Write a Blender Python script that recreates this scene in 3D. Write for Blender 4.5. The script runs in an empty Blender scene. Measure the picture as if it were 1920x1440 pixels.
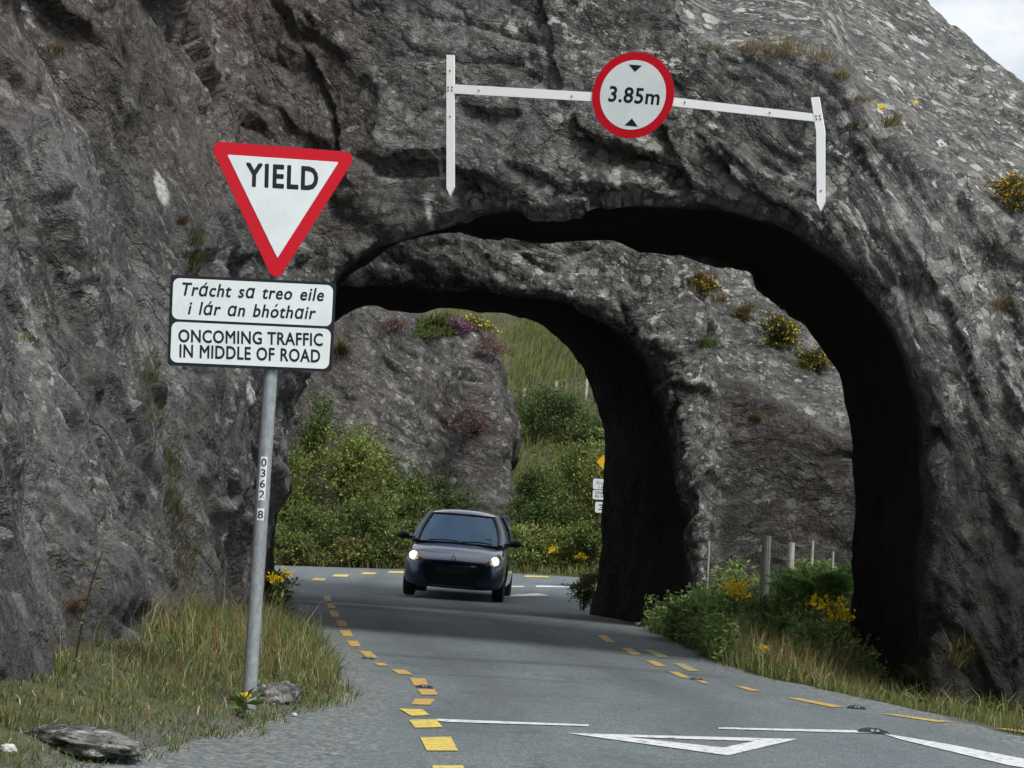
import bpy, bmesh, math, random
import numpy as np
from mathutils import Vector, Matrix
random.seed(7)
RNG = np.random.default_rng(11)
SC = bpy.context.scene
COL = SC.collection
R = math.radians

# ------------------------------------------------------------------ camera
F = 5333.0            # focal length in photo pixels (1920 wide) = 100 mm on a 36 mm sensor
ROLL = R(3.9)         # the photographer held the camera slightly turned
HC = 1.05             # lens height above the road
HZ = 290.0            # horizon below the picture centre, in levelled pixels
CT, ST = math.cos(ROLL), math.sin(ROLL)
cam = bpy.data.cameras.new('camera')
cam.sensor_width = 36.0; cam.lens = 100.0
cam.shift_x = HZ*ST/1920.0; cam.shift_y = HZ*CT/1920.0
cam.clip_start = 0.5; cam.clip_end = 2000.0
cam_ob = bpy.data.objects.new('camera', cam); COL.objects.link(cam_ob)
cam_ob.matrix_world = Matrix.Translation((0, 0, HC)) @ Matrix.Rotation(R(90), 4, 'X') @ Matrix.Rotation(ROLL, 4, 'Z')
SC.camera = cam_ob

# ------------------------------------------------------------------ light
SUN_EL, SUN_AZ = 54.0, 152.0         # azimuth measured from +Y towards +X (negative: from the left)
SUN_STRENGTH, SKY_STRENGTH, CLOUD_STRENGTH = 2.6, 0.08, 0.82
SC.view_settings.view_transform = 'Standard'
SC.view_settings.look = 'None'
SC.view_settings.gamma = 1.0
SC.view_settings.exposure = 0.42
SC.cycles.max_bounces = 6
SC.cycles.diffuse_bounces = 2
SC.cycles.use_adaptive_sampling = True
SC.cycles.adaptive_threshold = 0.03
SC.cycles.transparent_max_bounces = 12
SC.cycles.use_denoising = True

def sun_dir():
    e, a = R(SUN_EL), R(SUN_AZ)
    return Vector((math.sin(a)*math.cos(e), math.cos(a)*math.cos(e), math.sin(e)))
sun = bpy.data.lights.new('sun', 'SUN'); sun.energy = SUN_STRENGTH; sun.angle = R(16.0); sun.color = (1.0, 0.97, 0.92)
sun_ob = bpy.data.objects.new('sun', sun); COL.objects.link(sun_ob)
sun_ob.location = (-20, -20, 40)
sun_ob.rotation_euler = sun_dir().to_track_quat('Z', 'Y').to_euler()

# ---- node helpers
class NT:
    def __init__(s, tree): s.t = tree; s.n = tree.nodes; s.l = tree.links
    def new(s, typ, ins=None, **props):
        n = s.n.new(typ)
        for k, v in props.items(): setattr(n, k, v)
        for k, v in (ins or {}).items(): s.set(n.inputs[k], v)
        return n
    def set(s, sock, v):
        if isinstance(v, bpy.types.NodeSocket): s.l.new(v, sock)
        elif isinstance(v, bpy.types.Node): s.l.new(v.outputs[0], sock)
        else: sock.default_value = v
    def math(s, op, a, b=0.0, c=0.0, clamp=False):
        n = s.n.new('ShaderNodeMath'); n.operation = op; n.use_clamp = clamp
        for i, v in enumerate((a, b, c)): s.set(n.inputs[i], v)
        return n.outputs[0]
    def noise(s, vec, scale, detail=6.0, rough=0.55, dist=0.0, out=0):
        n = s.new('ShaderNodeTexNoise', {'Scale': scale, 'Detail': detail, 'Roughness': rough, 'Distortion': dist})
        if vec is not None: s.set(n.inputs['Vector'], vec)
        return n.outputs[out]
    def voro(s, vec, scale, feature='F1', out='Distance', rnd=1.0):
        n = s.n.new('ShaderNodeTexVoronoi'); n.feature = feature
        n.inputs['Scale'].default_value = scale; n.inputs['Randomness'].default_value = rnd
        if vec is not None: s.set(n.inputs['Vector'], vec)
        return n.outputs[out]
    def ramp(s, fac, stops, interp='LINEAR'):
        n = s.n.new('ShaderNodeValToRGB'); s.set(n.inputs[0], fac); r = n.color_ramp; r.interpolation = interp
        while len(r.elements) < len(stops): r.elements.new(0.5)
        for e, (p, c) in zip(r.elements, stops):
            e.position = p; e.color = (c, c, c, 1) if isinstance(c, (int, float)) else (*c, 1)
        return n.outputs[0]
    def mix(s, fac, a, b, blend='MIX'):
        n = s.n.new('ShaderNodeMix'); n.data_type = 'RGBA'; n.blend_type = blend
        s.set(n.inputs[0], fac)
        for i, v in ((6, a), (7, b)):
            if isinstance(v, tuple): v = (*v, 1) if len(v) == 3 else v
            s.set(n.inputs[i], v)
        return n.outputs[2]
    def scale(s, vec, x, y, z, rot=(0, 0, 0)):
        n = s.new('ShaderNodeMapping', {'Scale': (x, y, z), 'Rotation': rot}); s.set(n.inputs['Vector'], vec)
        return n.outputs[0]
    def attr(s, name, out='Fac'): return s.new('ShaderNodeAttribute', attribute_name=name).outputs[out]
    def bump(s, height, strength, dist, normal=None):
        n = s.new('ShaderNodeBump', {'Strength': strength, 'Distance': dist}); s.set(n.inputs['Height'], height)
        if normal is not None: s.set(n.inputs['Normal'], normal)
        return n.outputs[0]

def new_mat(name):
    m = bpy.data.materials.new(name); m.use_nodes = True
    t = NT(m.node_tree); b = m.node_tree.nodes['Principled BSDF']
    return m, t, b
def obj_co(t): return t.new('ShaderNodeTexCoord').outputs['Object']

# ---- sky: Nishita blue with broken white cloud
world = bpy.data.worlds.new('World'); SC.world = world; world.use_nodes = True
wt = NT(world.node_tree); wbg = world.node_tree.nodes['Background']
sky = wt.new('ShaderNodeTexSky', sky_type='NISHITA', sun_disc=False)
sky.sun_elevation = R(SUN_EL); sky.sun_rotation = R(SUN_AZ); sky.air_density = 1.0; sky.dust_density = 1.0
wco = wt.new('ShaderNodeTexCoord').outputs['Generated']
wv = wt.scale(wco, 1.0, 1.0, 2.2)
cl = wt.noise(wv, 2.6, 9.0, 0.56, 0.3)
cmask = wt.ramp(cl, [(0.36, 0.0), (0.50, 1.0)])
ccol = wt.ramp(wt.noise(wv, 7.0, 8.0, 0.6), [(0.3, (0.66, 0.74, 0.84)), (0.66, (1.0, 1.0, 1.0))])
skyc = wt.mix(1.0, sky.outputs[0], (SKY_STRENGTH,)*3, 'MULTIPLY')
cloudc = wt.mix(1.0, ccol, (CLOUD_STRENGTH,)*3, 'MULTIPLY')
wt.set(wbg.inputs[0], wt.mix(cmask, skyc, cloudc)); wbg.inputs[1].default_value = 1.0

# ------------------------------------------------------------------ pixel <-> place
def lev(px, py):
    u, v = px-960.0, py-720.0
    return u*CT+v*ST, -u*ST+v*CT
def W(px, py, d):
    u, v = lev(px, py)
    return np.array([u*d/F, d, HC-(v-HZ)*d/F])
def Wp(px, py, a, b):                 # on the upright plane y = a + b*x
    u, v = lev(px, py)
    return W(px, py, a/(1-b*u/F))
def ss(a, b, x):
    t = np.clip((np.asarray(x, float)-a)/(b-a), 0, 1); return t*t*(3-2*t)
LY = np.array([-60, 5, 11.6, 13.5, 15, 17, 18.2, 19.5, 22, 26.3, 34, 44, 48, 51, 53, 54.5, 58.2])
LX = np.array([-2.1, -2.1, -1.62, -1.25, -1.05, -0.86, -0.84, -1.0, -1.25, -1.6, -2.2, -3.2, -4.0, -6.0, -9.0, -14., -16.])
RY = np.array([-60, 5, 12, 18, 20.5, 22.5, 25, 28, 34, 44, 50, 54, 56, 57, 57.6, 58.2])
RX = np.array([5.2, 5.2, 4.3, 3.35, 3.05, 2.7, 2.2, 2.02, 1.95, 1.45, 1.65, 1.75, 1.5, 0.2, -3.5, -15.])
def road_l(y): return np.interp(y, LY, LX)
def road_r(y): return np.interp(y, RY, RX)
def gbase(x, y):                      # the road surface carried on to both sides
    x = np.asarray(x, float); y = np.asarray(y, float)
    return ss(46.5, 58, y)*(0.36+0.036*np.clip(x, -8, 4)) + 0.0*x
def ground(x, y):
    x = np.asarray(x, float); y = np.asarray(y, float)
    z = gbase(x, y)
    near = 1-ss(34, 46, y)
    z = z + near*(0.10*ss(0.05, 0.6, road_l(y)-x) + 0.16*ss(0.35, 1.3, road_l(y)-x))
    dip = ss(20, 24, y)*(1-ss(26, 29, y))
    z = z - near*0.05*ss(0.1, 0.7, x-road_r(y)) - dip*0.17*ss(0.15, 0.9, x-road_r(y))
    z = z + 0.62*ss(28.5, 33.5, y)*(1-ss(37, 40, y))*ss(0.1, 1.3, x-road_r(y))
    hill = ss(0, 1, (y-69)/4.0)
    z = z + hill*(np.clip(y-70, 0, 20)*0.54 + np.clip(y-90, 0, 12)*0.2 + np.clip(y-102, 0, 400)*0.03)*(1-0.4*ss(30, 120, np.abs(x)))
    z = z + (1-near)*ss(47, 52, y)*1.2*ss(0.8, 6.0, x-road_r(np.minimum(y, 55)))*(1-hill)
    return z
def hit(px, py, g=None):              # where the ray meets the ground
    g = g or gbase
    d = 20.0
    u, v = lev(px, py)
    lo, hi = 5.0, 120.0
    fn = lambda d: (HC-(v-HZ)*d/F) - float(g(u*d/F, d))
    prev = lo
    for d in np.arange(5.0, 140.0, 0.25):
        if fn(d) <= 0:
            lo, hi = d-0.25, d
            break
    for _ in range(30):
        m = 0.5*(lo+hi)
        if fn(m) > 0: lo = m
        else: hi = m
    return u*hi/F, hi

# ------------------------------------------------------------------ object helpers
def link(ob, parent=None):
    COL.objects.link(ob)
    if parent is not None:
        ob.parent = parent
        ob.matrix_parent_inverse = Matrix.Identity(4)
    return ob
def tag(o, label=None, cat=None, group=None, kind=None):
    if label: o['label'] = label
    if cat: o['category'] = cat
    if group: o['group'] = group
    if kind: o['kind'] = kind
    return o
def empty(name, loc=(0, 0, 0), rz=0.0):
    o = bpy.data.objects.new(name, None); COL.objects.link(o)
    o.location = loc; o.rotation_euler = (0, 0, rz); o.empty_display_size = 0.2
    return o
def np_mesh(name, V, faces, mats=(), smooth=False, attrs=None, uvs=None):
    """V (n,3); faces (m,3) or (m,4) array"""
    V = np.asarray(V, np.float32); faces = np.asarray(faces, np.int32)
    me = bpy.data.meshes.new(name); k = faces.shape[1]
    me.vertices.add(len(V)); me.vertices.foreach_set('co', V.ravel())
    me.loops.add(faces.size); me.loops.foreach_set('vertex_index', faces.ravel())
    me.polygons.add(len(faces)); me.polygons.foreach_set('loop_start', np.arange(0, faces.size, k, dtype=np.int32))
    me.update(calc_edges=True)
    if smooth: me.polygons.foreach_set('use_smooth', np.ones(len(faces), bool))
    for m in mats: me.materials.append(m)
    for nm, (typ, arr) in (attrs or {}).items():
        a = me.attributes.new(nm, typ, 'POINT')
        key = {'FLOAT': 'value', 'FLOAT_VECTOR': 'vector', 'FLOAT_COLOR': 'color'}[typ]
        a.data.foreach_set(key, np.asarray(arr, np.float32).ravel())
    me.validate(verbose=False)
    return me
def np_obj(name, V, faces, mats=(), parent=None, smooth=False, attrs=None):
    return link(bpy.data.objects.new(name, np_mesh(name, V, faces, mats, smooth, attrs)), parent)
class MB:
    """collects shapes and links them as one mesh"""
    def __init__(s): s.bm = bmesh.new()
    def box(s, c, size, M=None, bevel=0.0):
        r = bmesh.ops.create_cube(s.bm, size=1.0); vs = r['verts']
        bmesh.ops.scale(s.bm, vec=size, verts=vs)
        if bevel > 0:
            es = list({e for v in vs for e in v.link_edges})
            b = bmesh.ops.bevel(s.bm, geom=es, offset=bevel, segments=2, affect='EDGES', profile=0.6)
            vs = list({v for f in b['faces'] for v in f.verts} | {v for v in vs if v.is_valid})
        bmesh.ops.translate(s.bm, vec=c, verts=vs)
        if M is not None: bmesh.ops.transform(s.bm, matrix=M, verts=vs)
        return vs
    def tube(s, pts, radii, seg=8, cap=True, M=None):
        pts = [Vector(p) for p in pts]
        if isinstance(radii, (int, float)): radii = [radii]*len(pts)
        rings = []; up = None
        for i, p in enumerate(pts):
            t = (pts[min(i+1, len(pts)-1)]-pts[max(i-1, 0)]).normalized()
            if up is None:
                up = Vector((0, 0, 1)) if abs(t.z) < 0.9 else Vector((1, 0, 0))
            a = t.cross(up).normalized(); b = a.cross(t).normalized(); up = b
            ring = []
            for k in range(seg):
                an = 2*math.pi*k/seg
                q = p+(a*math.cos(an)+b*math.sin(an))*radii[i]
                ring.append(s.bm.verts.new(M @ q if M is not None else q))
            rings.append(ring)
        for r0, r1 in zip(rings, rings[1:]):
            for k in range(seg): s.bm.faces.new((r0[k], r0[(k+1) % seg], r1[(k+1) % seg], r1[k]))
        if cap:
            s.bm.faces.new(list(reversed(rings[0]))); s.bm.faces.new(rings[-1])
    def prism(s, poly, z0, z1, M=None):
        """poly in (a,b), from depth z0 to z1 along c"""
        n = len(poly)
        lo = [s.bm.verts.new(Vector((p[0], p[1], z0))) for p in poly]
        hi = [s.bm.verts.new(Vector((p[0], p[1], z1))) for p in poly]
        s.bm.faces.new(list(reversed(lo))); s.bm.faces.new(hi)
        for i in range(n): s.bm.faces.new((lo[i], lo[(i+1) % n], hi[(i+1) % n], hi[i]))
        if M is not None: bmesh.ops.transform(s.bm, matrix=M, verts=lo+hi)
    def ringprism(s, outer, inner, z0, z1, M=None):
        n = len(outer)
        L = [[s.bm.verts.new(Vector((p[0], p[1], z))) for p in poly] for poly, z in ((outer, z0), (outer, z1), (inner, z1), (inner, z0))]
        for i in range(n):
            j = (i+1) % n
            for q in range(4):
                A, B = L[q], L[(q+1) % 4]
                s.bm.faces.new((A[i], A[j], B[j], B[i]))
        if M is not None: bmesh.ops.transform(s.bm, matrix=M, verts=[v for l in L for v in l])
    def build(s, name, mats, parent=None, smooth=False, sharp=35):
        bmesh.ops.recalc_face_normals(s.bm, faces=s.bm.faces[:])
        me = bpy.data.meshes.new(name)
        if smooth:
            for f in s.bm.faces: f.smooth = True
            for e in s.bm.edges:
                if len(e.link_faces) == 2 and e.calc_face_angle(0) > R(sharp): e.smooth = False
        s.bm.to_mesh(me); s.bm.free()
        for m in (mats if isinstance(mats, (list, tuple)) else [mats]): me.materials.append(m)
        return link(bpy.data.objects.new(name, me), parent)

# ------------------------------------------------------------------ noise in numpy
def _hash(ix, iy, iz, seed):
    h = (ix.astype(np.uint32)*np.uint32(374761393) + iy.astype(np.uint32)*np.uint32(668265263) + iz.astype(np.uint32)*np.uint32(2147483647) + np.uint32(seed*1274126177 & 0xffffffff))
    h = (h ^ (h >> np.uint32(13)))*np.uint32(1274126177)
    h = (h ^ (h >> np.uint32(16)))*np.uint32(2246822519)
    return h ^ (h >> np.uint32(15))
def perlin(P, seed=0):
    Pf = np.floor(P); I = Pf.astype(np.int64); f = (P-Pf).astype(np.float32)
    u = f*f*f*(f*(f*6-15)+10)
    out = 0
    for dx in (0, 1):
        for dy in (0, 1):
            for dz in (0, 1):
                h = _hash(I[:, 0]+dx, I[:, 1]+dy, I[:, 2]+dz, seed)
                gx = ((h & 1023).astype(np.float32)/511.5-1); gy = (((h >> 10) & 1023).astype(np.float32)/511.5-1); gz = (((h >> 20) & 1023).astype(np.float32)/511.5-1)
                d = gx*(f[:, 0]-dx)+gy*(f[:, 1]-dy)+gz*(f[:, 2]-dz)
                w = (u[:, 0] if dx else 1-u[:, 0])*(u[:, 1] if dy else 1-u[:, 1])*(u[:, 2] if dz else 1-u[:, 2])
                out = out+w*d
    return out*1.2
def fbm(P, octv=4, seed=0, gain=0.5, lac=2.03):
    a, s, out = 1.0, 1.0, 0
    for i in range(octv):
        out = out+a*perlin(P*s+17.3*i, seed+i); a *= gain; s *= lac
    return out
def facets(P, seed=0, edge=False):
    """every Voronoi cell gets its own tilted plane: broken-rock facets. returns offset about -0.5..0.5"""
    I = np.floor(P).astype(np.int64)
    best = np.full(len(P), 9e9, np.float32); sec = best.copy(); val = np.zeros(len(P), np.float32)
    for dx in (-1, 0, 1):
        for dy in (-1, 0, 1):
            for dz in (-1, 0, 1):
                J = I+np.array([dx, dy, dz])
                h = _hash(J[:, 0], J[:, 1], J[:, 2], seed); h2 = _hash(J[:, 0], J[:, 1], J[:, 2], seed+77)
                k = lambda hh, s: ((hh >> np.uint32(s)) & np.uint32(1023)).astype(np.float32)/1023
                C = J+np.stack([k(h, 0), k(h, 10), k(h, 20)], 1)
                D = (P-C).astype(np.float32); d = (D*D).sum(1)
                N = np.stack([k(h2, 0), k(h2, 10), k(h2, 20)], 1)-0.5
                v = (D*N).sum(1)*1.1+(k(h2, 5)-0.5)*0.35
                m = d < best; sec = np.where(m, best, np.minimum(sec, d)); best = np.where(m, d, best); val = np.where(m, v, val)
    return (val, np.sqrt(sec)-np.sqrt(best)) if edge else val
def _interp_mat(n, o, h, cell, seedoff):
    x = (o+np.arange(n)*h)/cell + 1000.37+seedoff
    i0 = np.floor(x).astype(int); b = i0.min(); f = x-i0; f = f*f*(3-2*f)
    A = np.zeros((n, i0.max()-b+2), np.float32)
    A[np.arange(n), i0-b] = 1-f; A[np.arange(n), i0-b+1] = f
    return A
def volnoise(shape, org, h, cell, seed):
    c = cell if isinstance(cell, tuple) else (cell,)*3
    r = np.random.default_rng(seed)
    A = [_interp_mat(shape[i], org[i], h, c[i], 0.31*seed*(i+1)) for i in range(3)]
    L = r.uniform(-1, 1, (A[0].shape[1], A[1].shape[1], A[2].shape[1])).astype(np.float32)
    L = np.tensordot(A[0], L, (1, 0)); L = np.tensordot(L, A[1], (1, 1)).transpose(0, 2, 1)
    return np.tensordot(L, A[2], (2, 1))
def poly_sdf(poly, X, Z):
    """signed distance (negative inside) of 2-D polygon on arrays X, Z"""
    poly = np.asarray(poly, np.float32); n = len(poly)
    d = np.full(X.shape, 1e9, np.float32); ins = np.zeros(X.shape, bool)
    for i in range(n):
        ax, az = poly[i]; bx, bz = poly[(i+1) % n]
        ex, ez = bx-ax, bz-az; L2 = ex*ex+ez*ez+1e-12
        t = np.clip(((X-ax)*ex+(Z-az)*ez)/L2, 0, 1)
        dd = (X-ax-t*ex)**2+(Z-az-t*ez)**2; d = np.minimum(d, dd)
        c = ((az > Z) != (bz > Z)) & (X < (bx-ax)*(Z-az)/(bz-az+1e-12)+ax); ins ^= c
    return np.where(ins, -np.sqrt(d), np.sqrt(d))
def smin(a, b, k):
    h = np.clip(0.5+0.5*(b-a)/k, 0, 1); return b+(a-b)*h-k*h*(1-h)
def smax(a, b, k): return -smin(-a, -b, k)
def surface_nets(S, org, h):
    nx, ny, nz = S.shape
    neg = S < 0
    cnt = np.zeros((nx-1, ny-1, nz-1), np.int8)
    for a in (0, 1):
        for b in (0, 1):
            for c in (0, 1): cnt += neg[a:nx-1+a, b:ny-1+b, c:nz-1+c]
    act = (cnt > 0) & (cnt < 8); idx = np.argwhere(act)
    num = np.full(act.shape, -1, np.int32); num[act] = np.arange(len(idx), dtype=np.int32)
    corner = {}
    for a in (0, 1):
        for b in (0, 1):
            for c in (0, 1): corner[a, b, c] = S[idx[:, 0]+a, idx[:, 1]+b, idx[:, 2]+c]
    acc = np.zeros((len(idx), 3), np.float32); n = np.zeros(len(idx), np.float32)
    for ax in range(3):
        for p in (0, 1):
            for q in (0, 1):
                c0 = [0, 0, 0]; o = [i for i in range(3) if i != ax]; c0[o[0]] = p; c0[o[1]] = q
                c1 = list(c0); c1[ax] = 1
                A, B = corner[tuple(c0)], corner[tuple(c1)]; m = (A < 0) != (B < 0)
                t = np.where(m, A/np.where(m, A-B, 1), 0)
                for j in range(3): acc[:, j] += m*(c0[j] if j != ax else t)
                n += m
    V = (idx+acc/n[:, None])*h+np.asarray(org)
    quads = []
    for ax in range(3):
        o = [(ax+1) % 3, (ax+2) % 3]
        sl0 = [slice(None)]*3; sl1 = [slice(None)]*3
        sl0[ax] = slice(0, -1); sl1[ax] = slice(1, None)
        for k in o: sl0[k] = slice(1, -1); sl1[k] = slice(1, -1)
        a = neg[tuple(sl0)]; b = neg[tuple(sl1)]
        for sgn, m in ((1, a & ~b), (-1, ~a & b)):
            e = np.argwhere(m)
            if not len(e): continue
            for k in o: e[:, k] += 1
            def cell(d0, d1):
                c = e.copy(); c[:, o[0]] -= d0; c[:, o[1]] -= d1; return num[c[:, 0], c[:, 1], c[:, 2]]
            q = np.stack([cell(1, 1), cell(0, 1), cell(0, 0), cell(1, 0)], 1)
            quads.append(q if sgn == 1 else q[:, ::-1])
    return V, np.concatenate(quads)
def subdivide(V, Q):
    """one Catmull-Clark-like step by Blender's own modifier"""
    me = np_mesh('tmp', V, Q, smooth=True)
    ob = bpy.data.objects.new('tmp', me); COL.objects.link(ob)
    md = ob.modifiers.new('s', 'SUBSURF'); md.levels = 1; md.render_levels = 1
    dg = bpy.context.evaluated_depsgraph_get()
    m2 = bpy.data.meshes.new_from_object(ob.evaluated_get(dg))
    bpy.data.objects.remove(ob); bpy.data.meshes.remove(me)
    V2 = np.empty(len(m2.vertices)*3, np.float32); m2.vertices.foreach_get('co', V2)
    Q2 = np.empty(len(m2.loops), np.int32); m2.loops.foreach_get('vertex_index', Q2)
    N = np.empty(len(m2.vertices)*3, np.float32); m2.vertices.foreach_get('normal', N)
    bpy.data.meshes.remove(m2)
    return V2.reshape(-1, 3), Q2.reshape(-1, 4), N.reshape(-1, 3)
# ------------------------------------------------------------------ rock
def rock_material():
    m, t, b = new_mat('slate_rock')
    co = obj_co(t); st = t.attr('strata', 'Vector')
    lich = t.attr('lich'); red = t.attr('red'); bare_shade = t.attr('bare_shade')
    sv = t.scale(st, 1.0, 1.0, 2.6)                     # stretched along the beds
    n1 = t.noise(co, 0.8, 3.0, 0.6); n2 = t.noise(sv, 2.4, 6.0, 0.68, 0.3); n3 = t.noise(co, 21.0, 4.0, 0.75)
    base = t.ramp(n2, [(0.28, (0.029, 0.0295, 0.030)), (0.48, (0.067, 0.0675, 0.068)), (0.72, (0.138, 0.138, 0.140))])
    blk = t.new('ShaderNodeSeparateColor', {0: t.voro(t.scale(st, 0.55, 0.55, 1.1), 1.0, out='Color')})
    base = t.mix(1.0, base, t.ramp(blk.outputs[0], [(0.0, (0.74, 0.74, 0.73)), (0.5, (0.96, 0.96, 0.95)), (1.0, (1.32, 1.29, 1.34))]), 'MULTIPLY')
    c = t.mix(1.0, base, t.ramp(n1, [(0.35, (0.60, 0.61, 0.60)), (0.65, (1.28, 1.26, 1.22))]), 'MULTIPLY')
    c = t.mix(t.math('MULTIPLY', t.math('MULTIPLY', red, 0.7), t.ramp(n1, [(0.36, 0.4), (0.56, 1.0)])), c, t.mix(n2, (0.026, 0.018, 0.015), (0.150, 0.104, 0.090)))
    c = t.mix(1.0, c, t.ramp(n3, [(0.30, 0.50), (0.5, 1.0), (0.72, 1.6)]), 'MULTIPLY')
    jit = t.noise(co, 11.0, 3.0, 0.75, 0, 1)
    wv = t.new('ShaderNodeVectorMath', {0: st, 1: t.new('ShaderNodeVectorMath', {0: jit, 3: 0.12}, operation='SCALE').outputs[0]}, operation='ADD').outputs[0]
    wob = t.new('ShaderNodeVectorMath', {0: co, 1: t.new('ShaderNodeVectorMath', {0: jit, 3: 0.10}, operation='SCALE').outputs[0]}, operation='ADD').outputs[0]
    # joints
    cr = t.voro(t.scale(wv, 0.9, 0.9, 2.2), 1.3, 'DISTANCE_TO_EDGE')
    crack = t.math('MULTIPLY', t.ramp(cr, [(0.0, 1.0), (0.028, 0.0)]), t.ramp(n2, [(0.44, 0.0), (0.60, 1.0)]))
    # lichen: wide pale crusts, round colonies, white patches
    lz = t.ramp(t.noise(co, 1.3, 3.0, 0.6), [(0.36, 0.3), (0.58, 1.0)])
    lam = t.math('MULTIPLY', lich, lz)
    gn = t.noise(co, 7.0, 6.0, 0.72, 0.4)
    g1 = t.ramp(gn, [(0.45, 0.0), (0.56, 1.0)])
    c = t.mix(t.math('MULTIPLY', g1, t.math('MULTIPLY', lam, 0.6)), c, t.mix(n3, (0.165, 0.168, 0.150), (0.34, 0.345, 0.325)))
    def spots(scale, pick, size):
        v = t.n.new('ShaderNodeTexVoronoi'); v.inputs['Scale'].default_value = scale; t.set(v.inputs['Vector'], wob)
        rnd = t.new('ShaderNodeSeparateColor', {0: v.outputs['Color']})
        on = t.ramp(rnd.outputs[0], [(pick, 0.0), (pick+0.01, 1.0)])
        rad = t.math('MULTIPLY_ADD', rnd.outputs[1], size, size*0.35)
        return t.math('MULTIPLY', on, t.ramp(t.math('SUBTRACT', rad, v.outputs['Distance']), [(0.0, 0.0), (0.08, 1.0)])), rnd.outputs[2]
    s1, r1 = spots(6.5, 0.62, 0.46)
    s2, r2 = spots(17.0, 0.60, 0.44)
    c = t.mix(t.math('MULTIPLY', s1, t.math('MULTIPLY', lam, 0.95)), c, t.mix(r1, (0.20, 0.20, 0.165), (0.50, 0.505, 0.48)))
    c = t.mix(t.math('MULTIPLY', s2, t.math('MULTIPLY', lam, 0.85)), c, t.mix(r2, (0.19, 0.18, 0.125), (0.50, 0.50, 0.48)))
    s3, r3 = spots(34.0, 0.58, 0.40)
    c = t.mix(t.math('MULTIPLY', s3, t.math('MULTIPLY', lich, 0.55)), c, t.mix(r3, (0.17, 0.17, 0.14), (0.44, 0.44, 0.42)))
    wh = t.ramp(t.noise(t.scale(st, 1.0, 1.0, 1.9), 4.2, 7.0, 0.66, 0.1), [(0.605, 0.0), (0.632, 1.0)])
    c = t.mix(t.math('MULTIPLY', wh, t.math('MULTIPLY', lich, 0.95)), c, t.mix(n3, (0.40, 0.40, 0.38), (0.62, 0.63, 0.62)))
    # a little moss
    ms = t.ramp(gn, [(0.60, 0.0), (0.70, 1.0)])
    c = t.mix(t.math('MULTIPLY', ms, 0.75), c, (0.075, 0.078, 0.032))
    c = t.mix(t.math('MULTIPLY', t.attr('quartz'), t.ramp(n3, [(0.3, 0.6), (0.6, 1.0)])), c, (0.50, 0.51, 0.49))
    c = t.mix(bare_shade, c, t.mix(n2, (0.007, 0.0075, 0.009), (0.036, 0.031, 0.028)))  # rock without lichen, with tunnel shade painted into its near-black colour
    c = t.mix(t.math('MULTIPLY', crack, 0.25), c, (0.026, 0.024, 0.024))
    t.set(b.inputs['Base Color'], c)
    b.inputs['Roughness'].default_value = 0.85
    t.set(b.inputs['Specular IOR Level'], t.math('MULTIPLY_ADD', bare_shade, -0.28, 0.30))
    h = t.math('MULTIPLY_ADD', n3, 0.42, n2)
    h = t.math('MULTIPLY_ADD', crack, -0.5, h)
    def facet(vec, scale):          # every cell a plane of its own tilt: chipped faces with sharp arrises
        v = t.n.new('ShaderNodeTexVoronoi'); v.inputs['Scale'].default_value = scale; t.set(v.inputs['Vector'], vec)
        df = t.new('ShaderNodeVectorMath', {0: vec, 1: v.outputs['Position']}, operation='SUBTRACT')
        tl = t.new('ShaderNodeVectorMath', {0: v.outputs['Color'], 1: (0.5, 0.5, 0.5)}, operation='SUBTRACT')
        return t.math('MULTIPLY', t.new('ShaderNodeVectorMath', {0: df.outputs[0], 1: tl.outputs[0]}, operation='DOT_PRODUCT').outputs['Value'], scale)
    h = t.math('MULTIPLY_ADD', facet(t.scale(wv, 0.8, 0.8, 1.5), 2.6), 1.5, h)
    h = t.math('MULTIPLY_ADD', facet(t.scale(wv, 1.0, 1.0, 2.0), 7.5), 0.62, h)
    t.set(b.inputs['Normal'], t.bump(h, 0.95, 0.085))
    return m
M_ROCK = rock_material()

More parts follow.
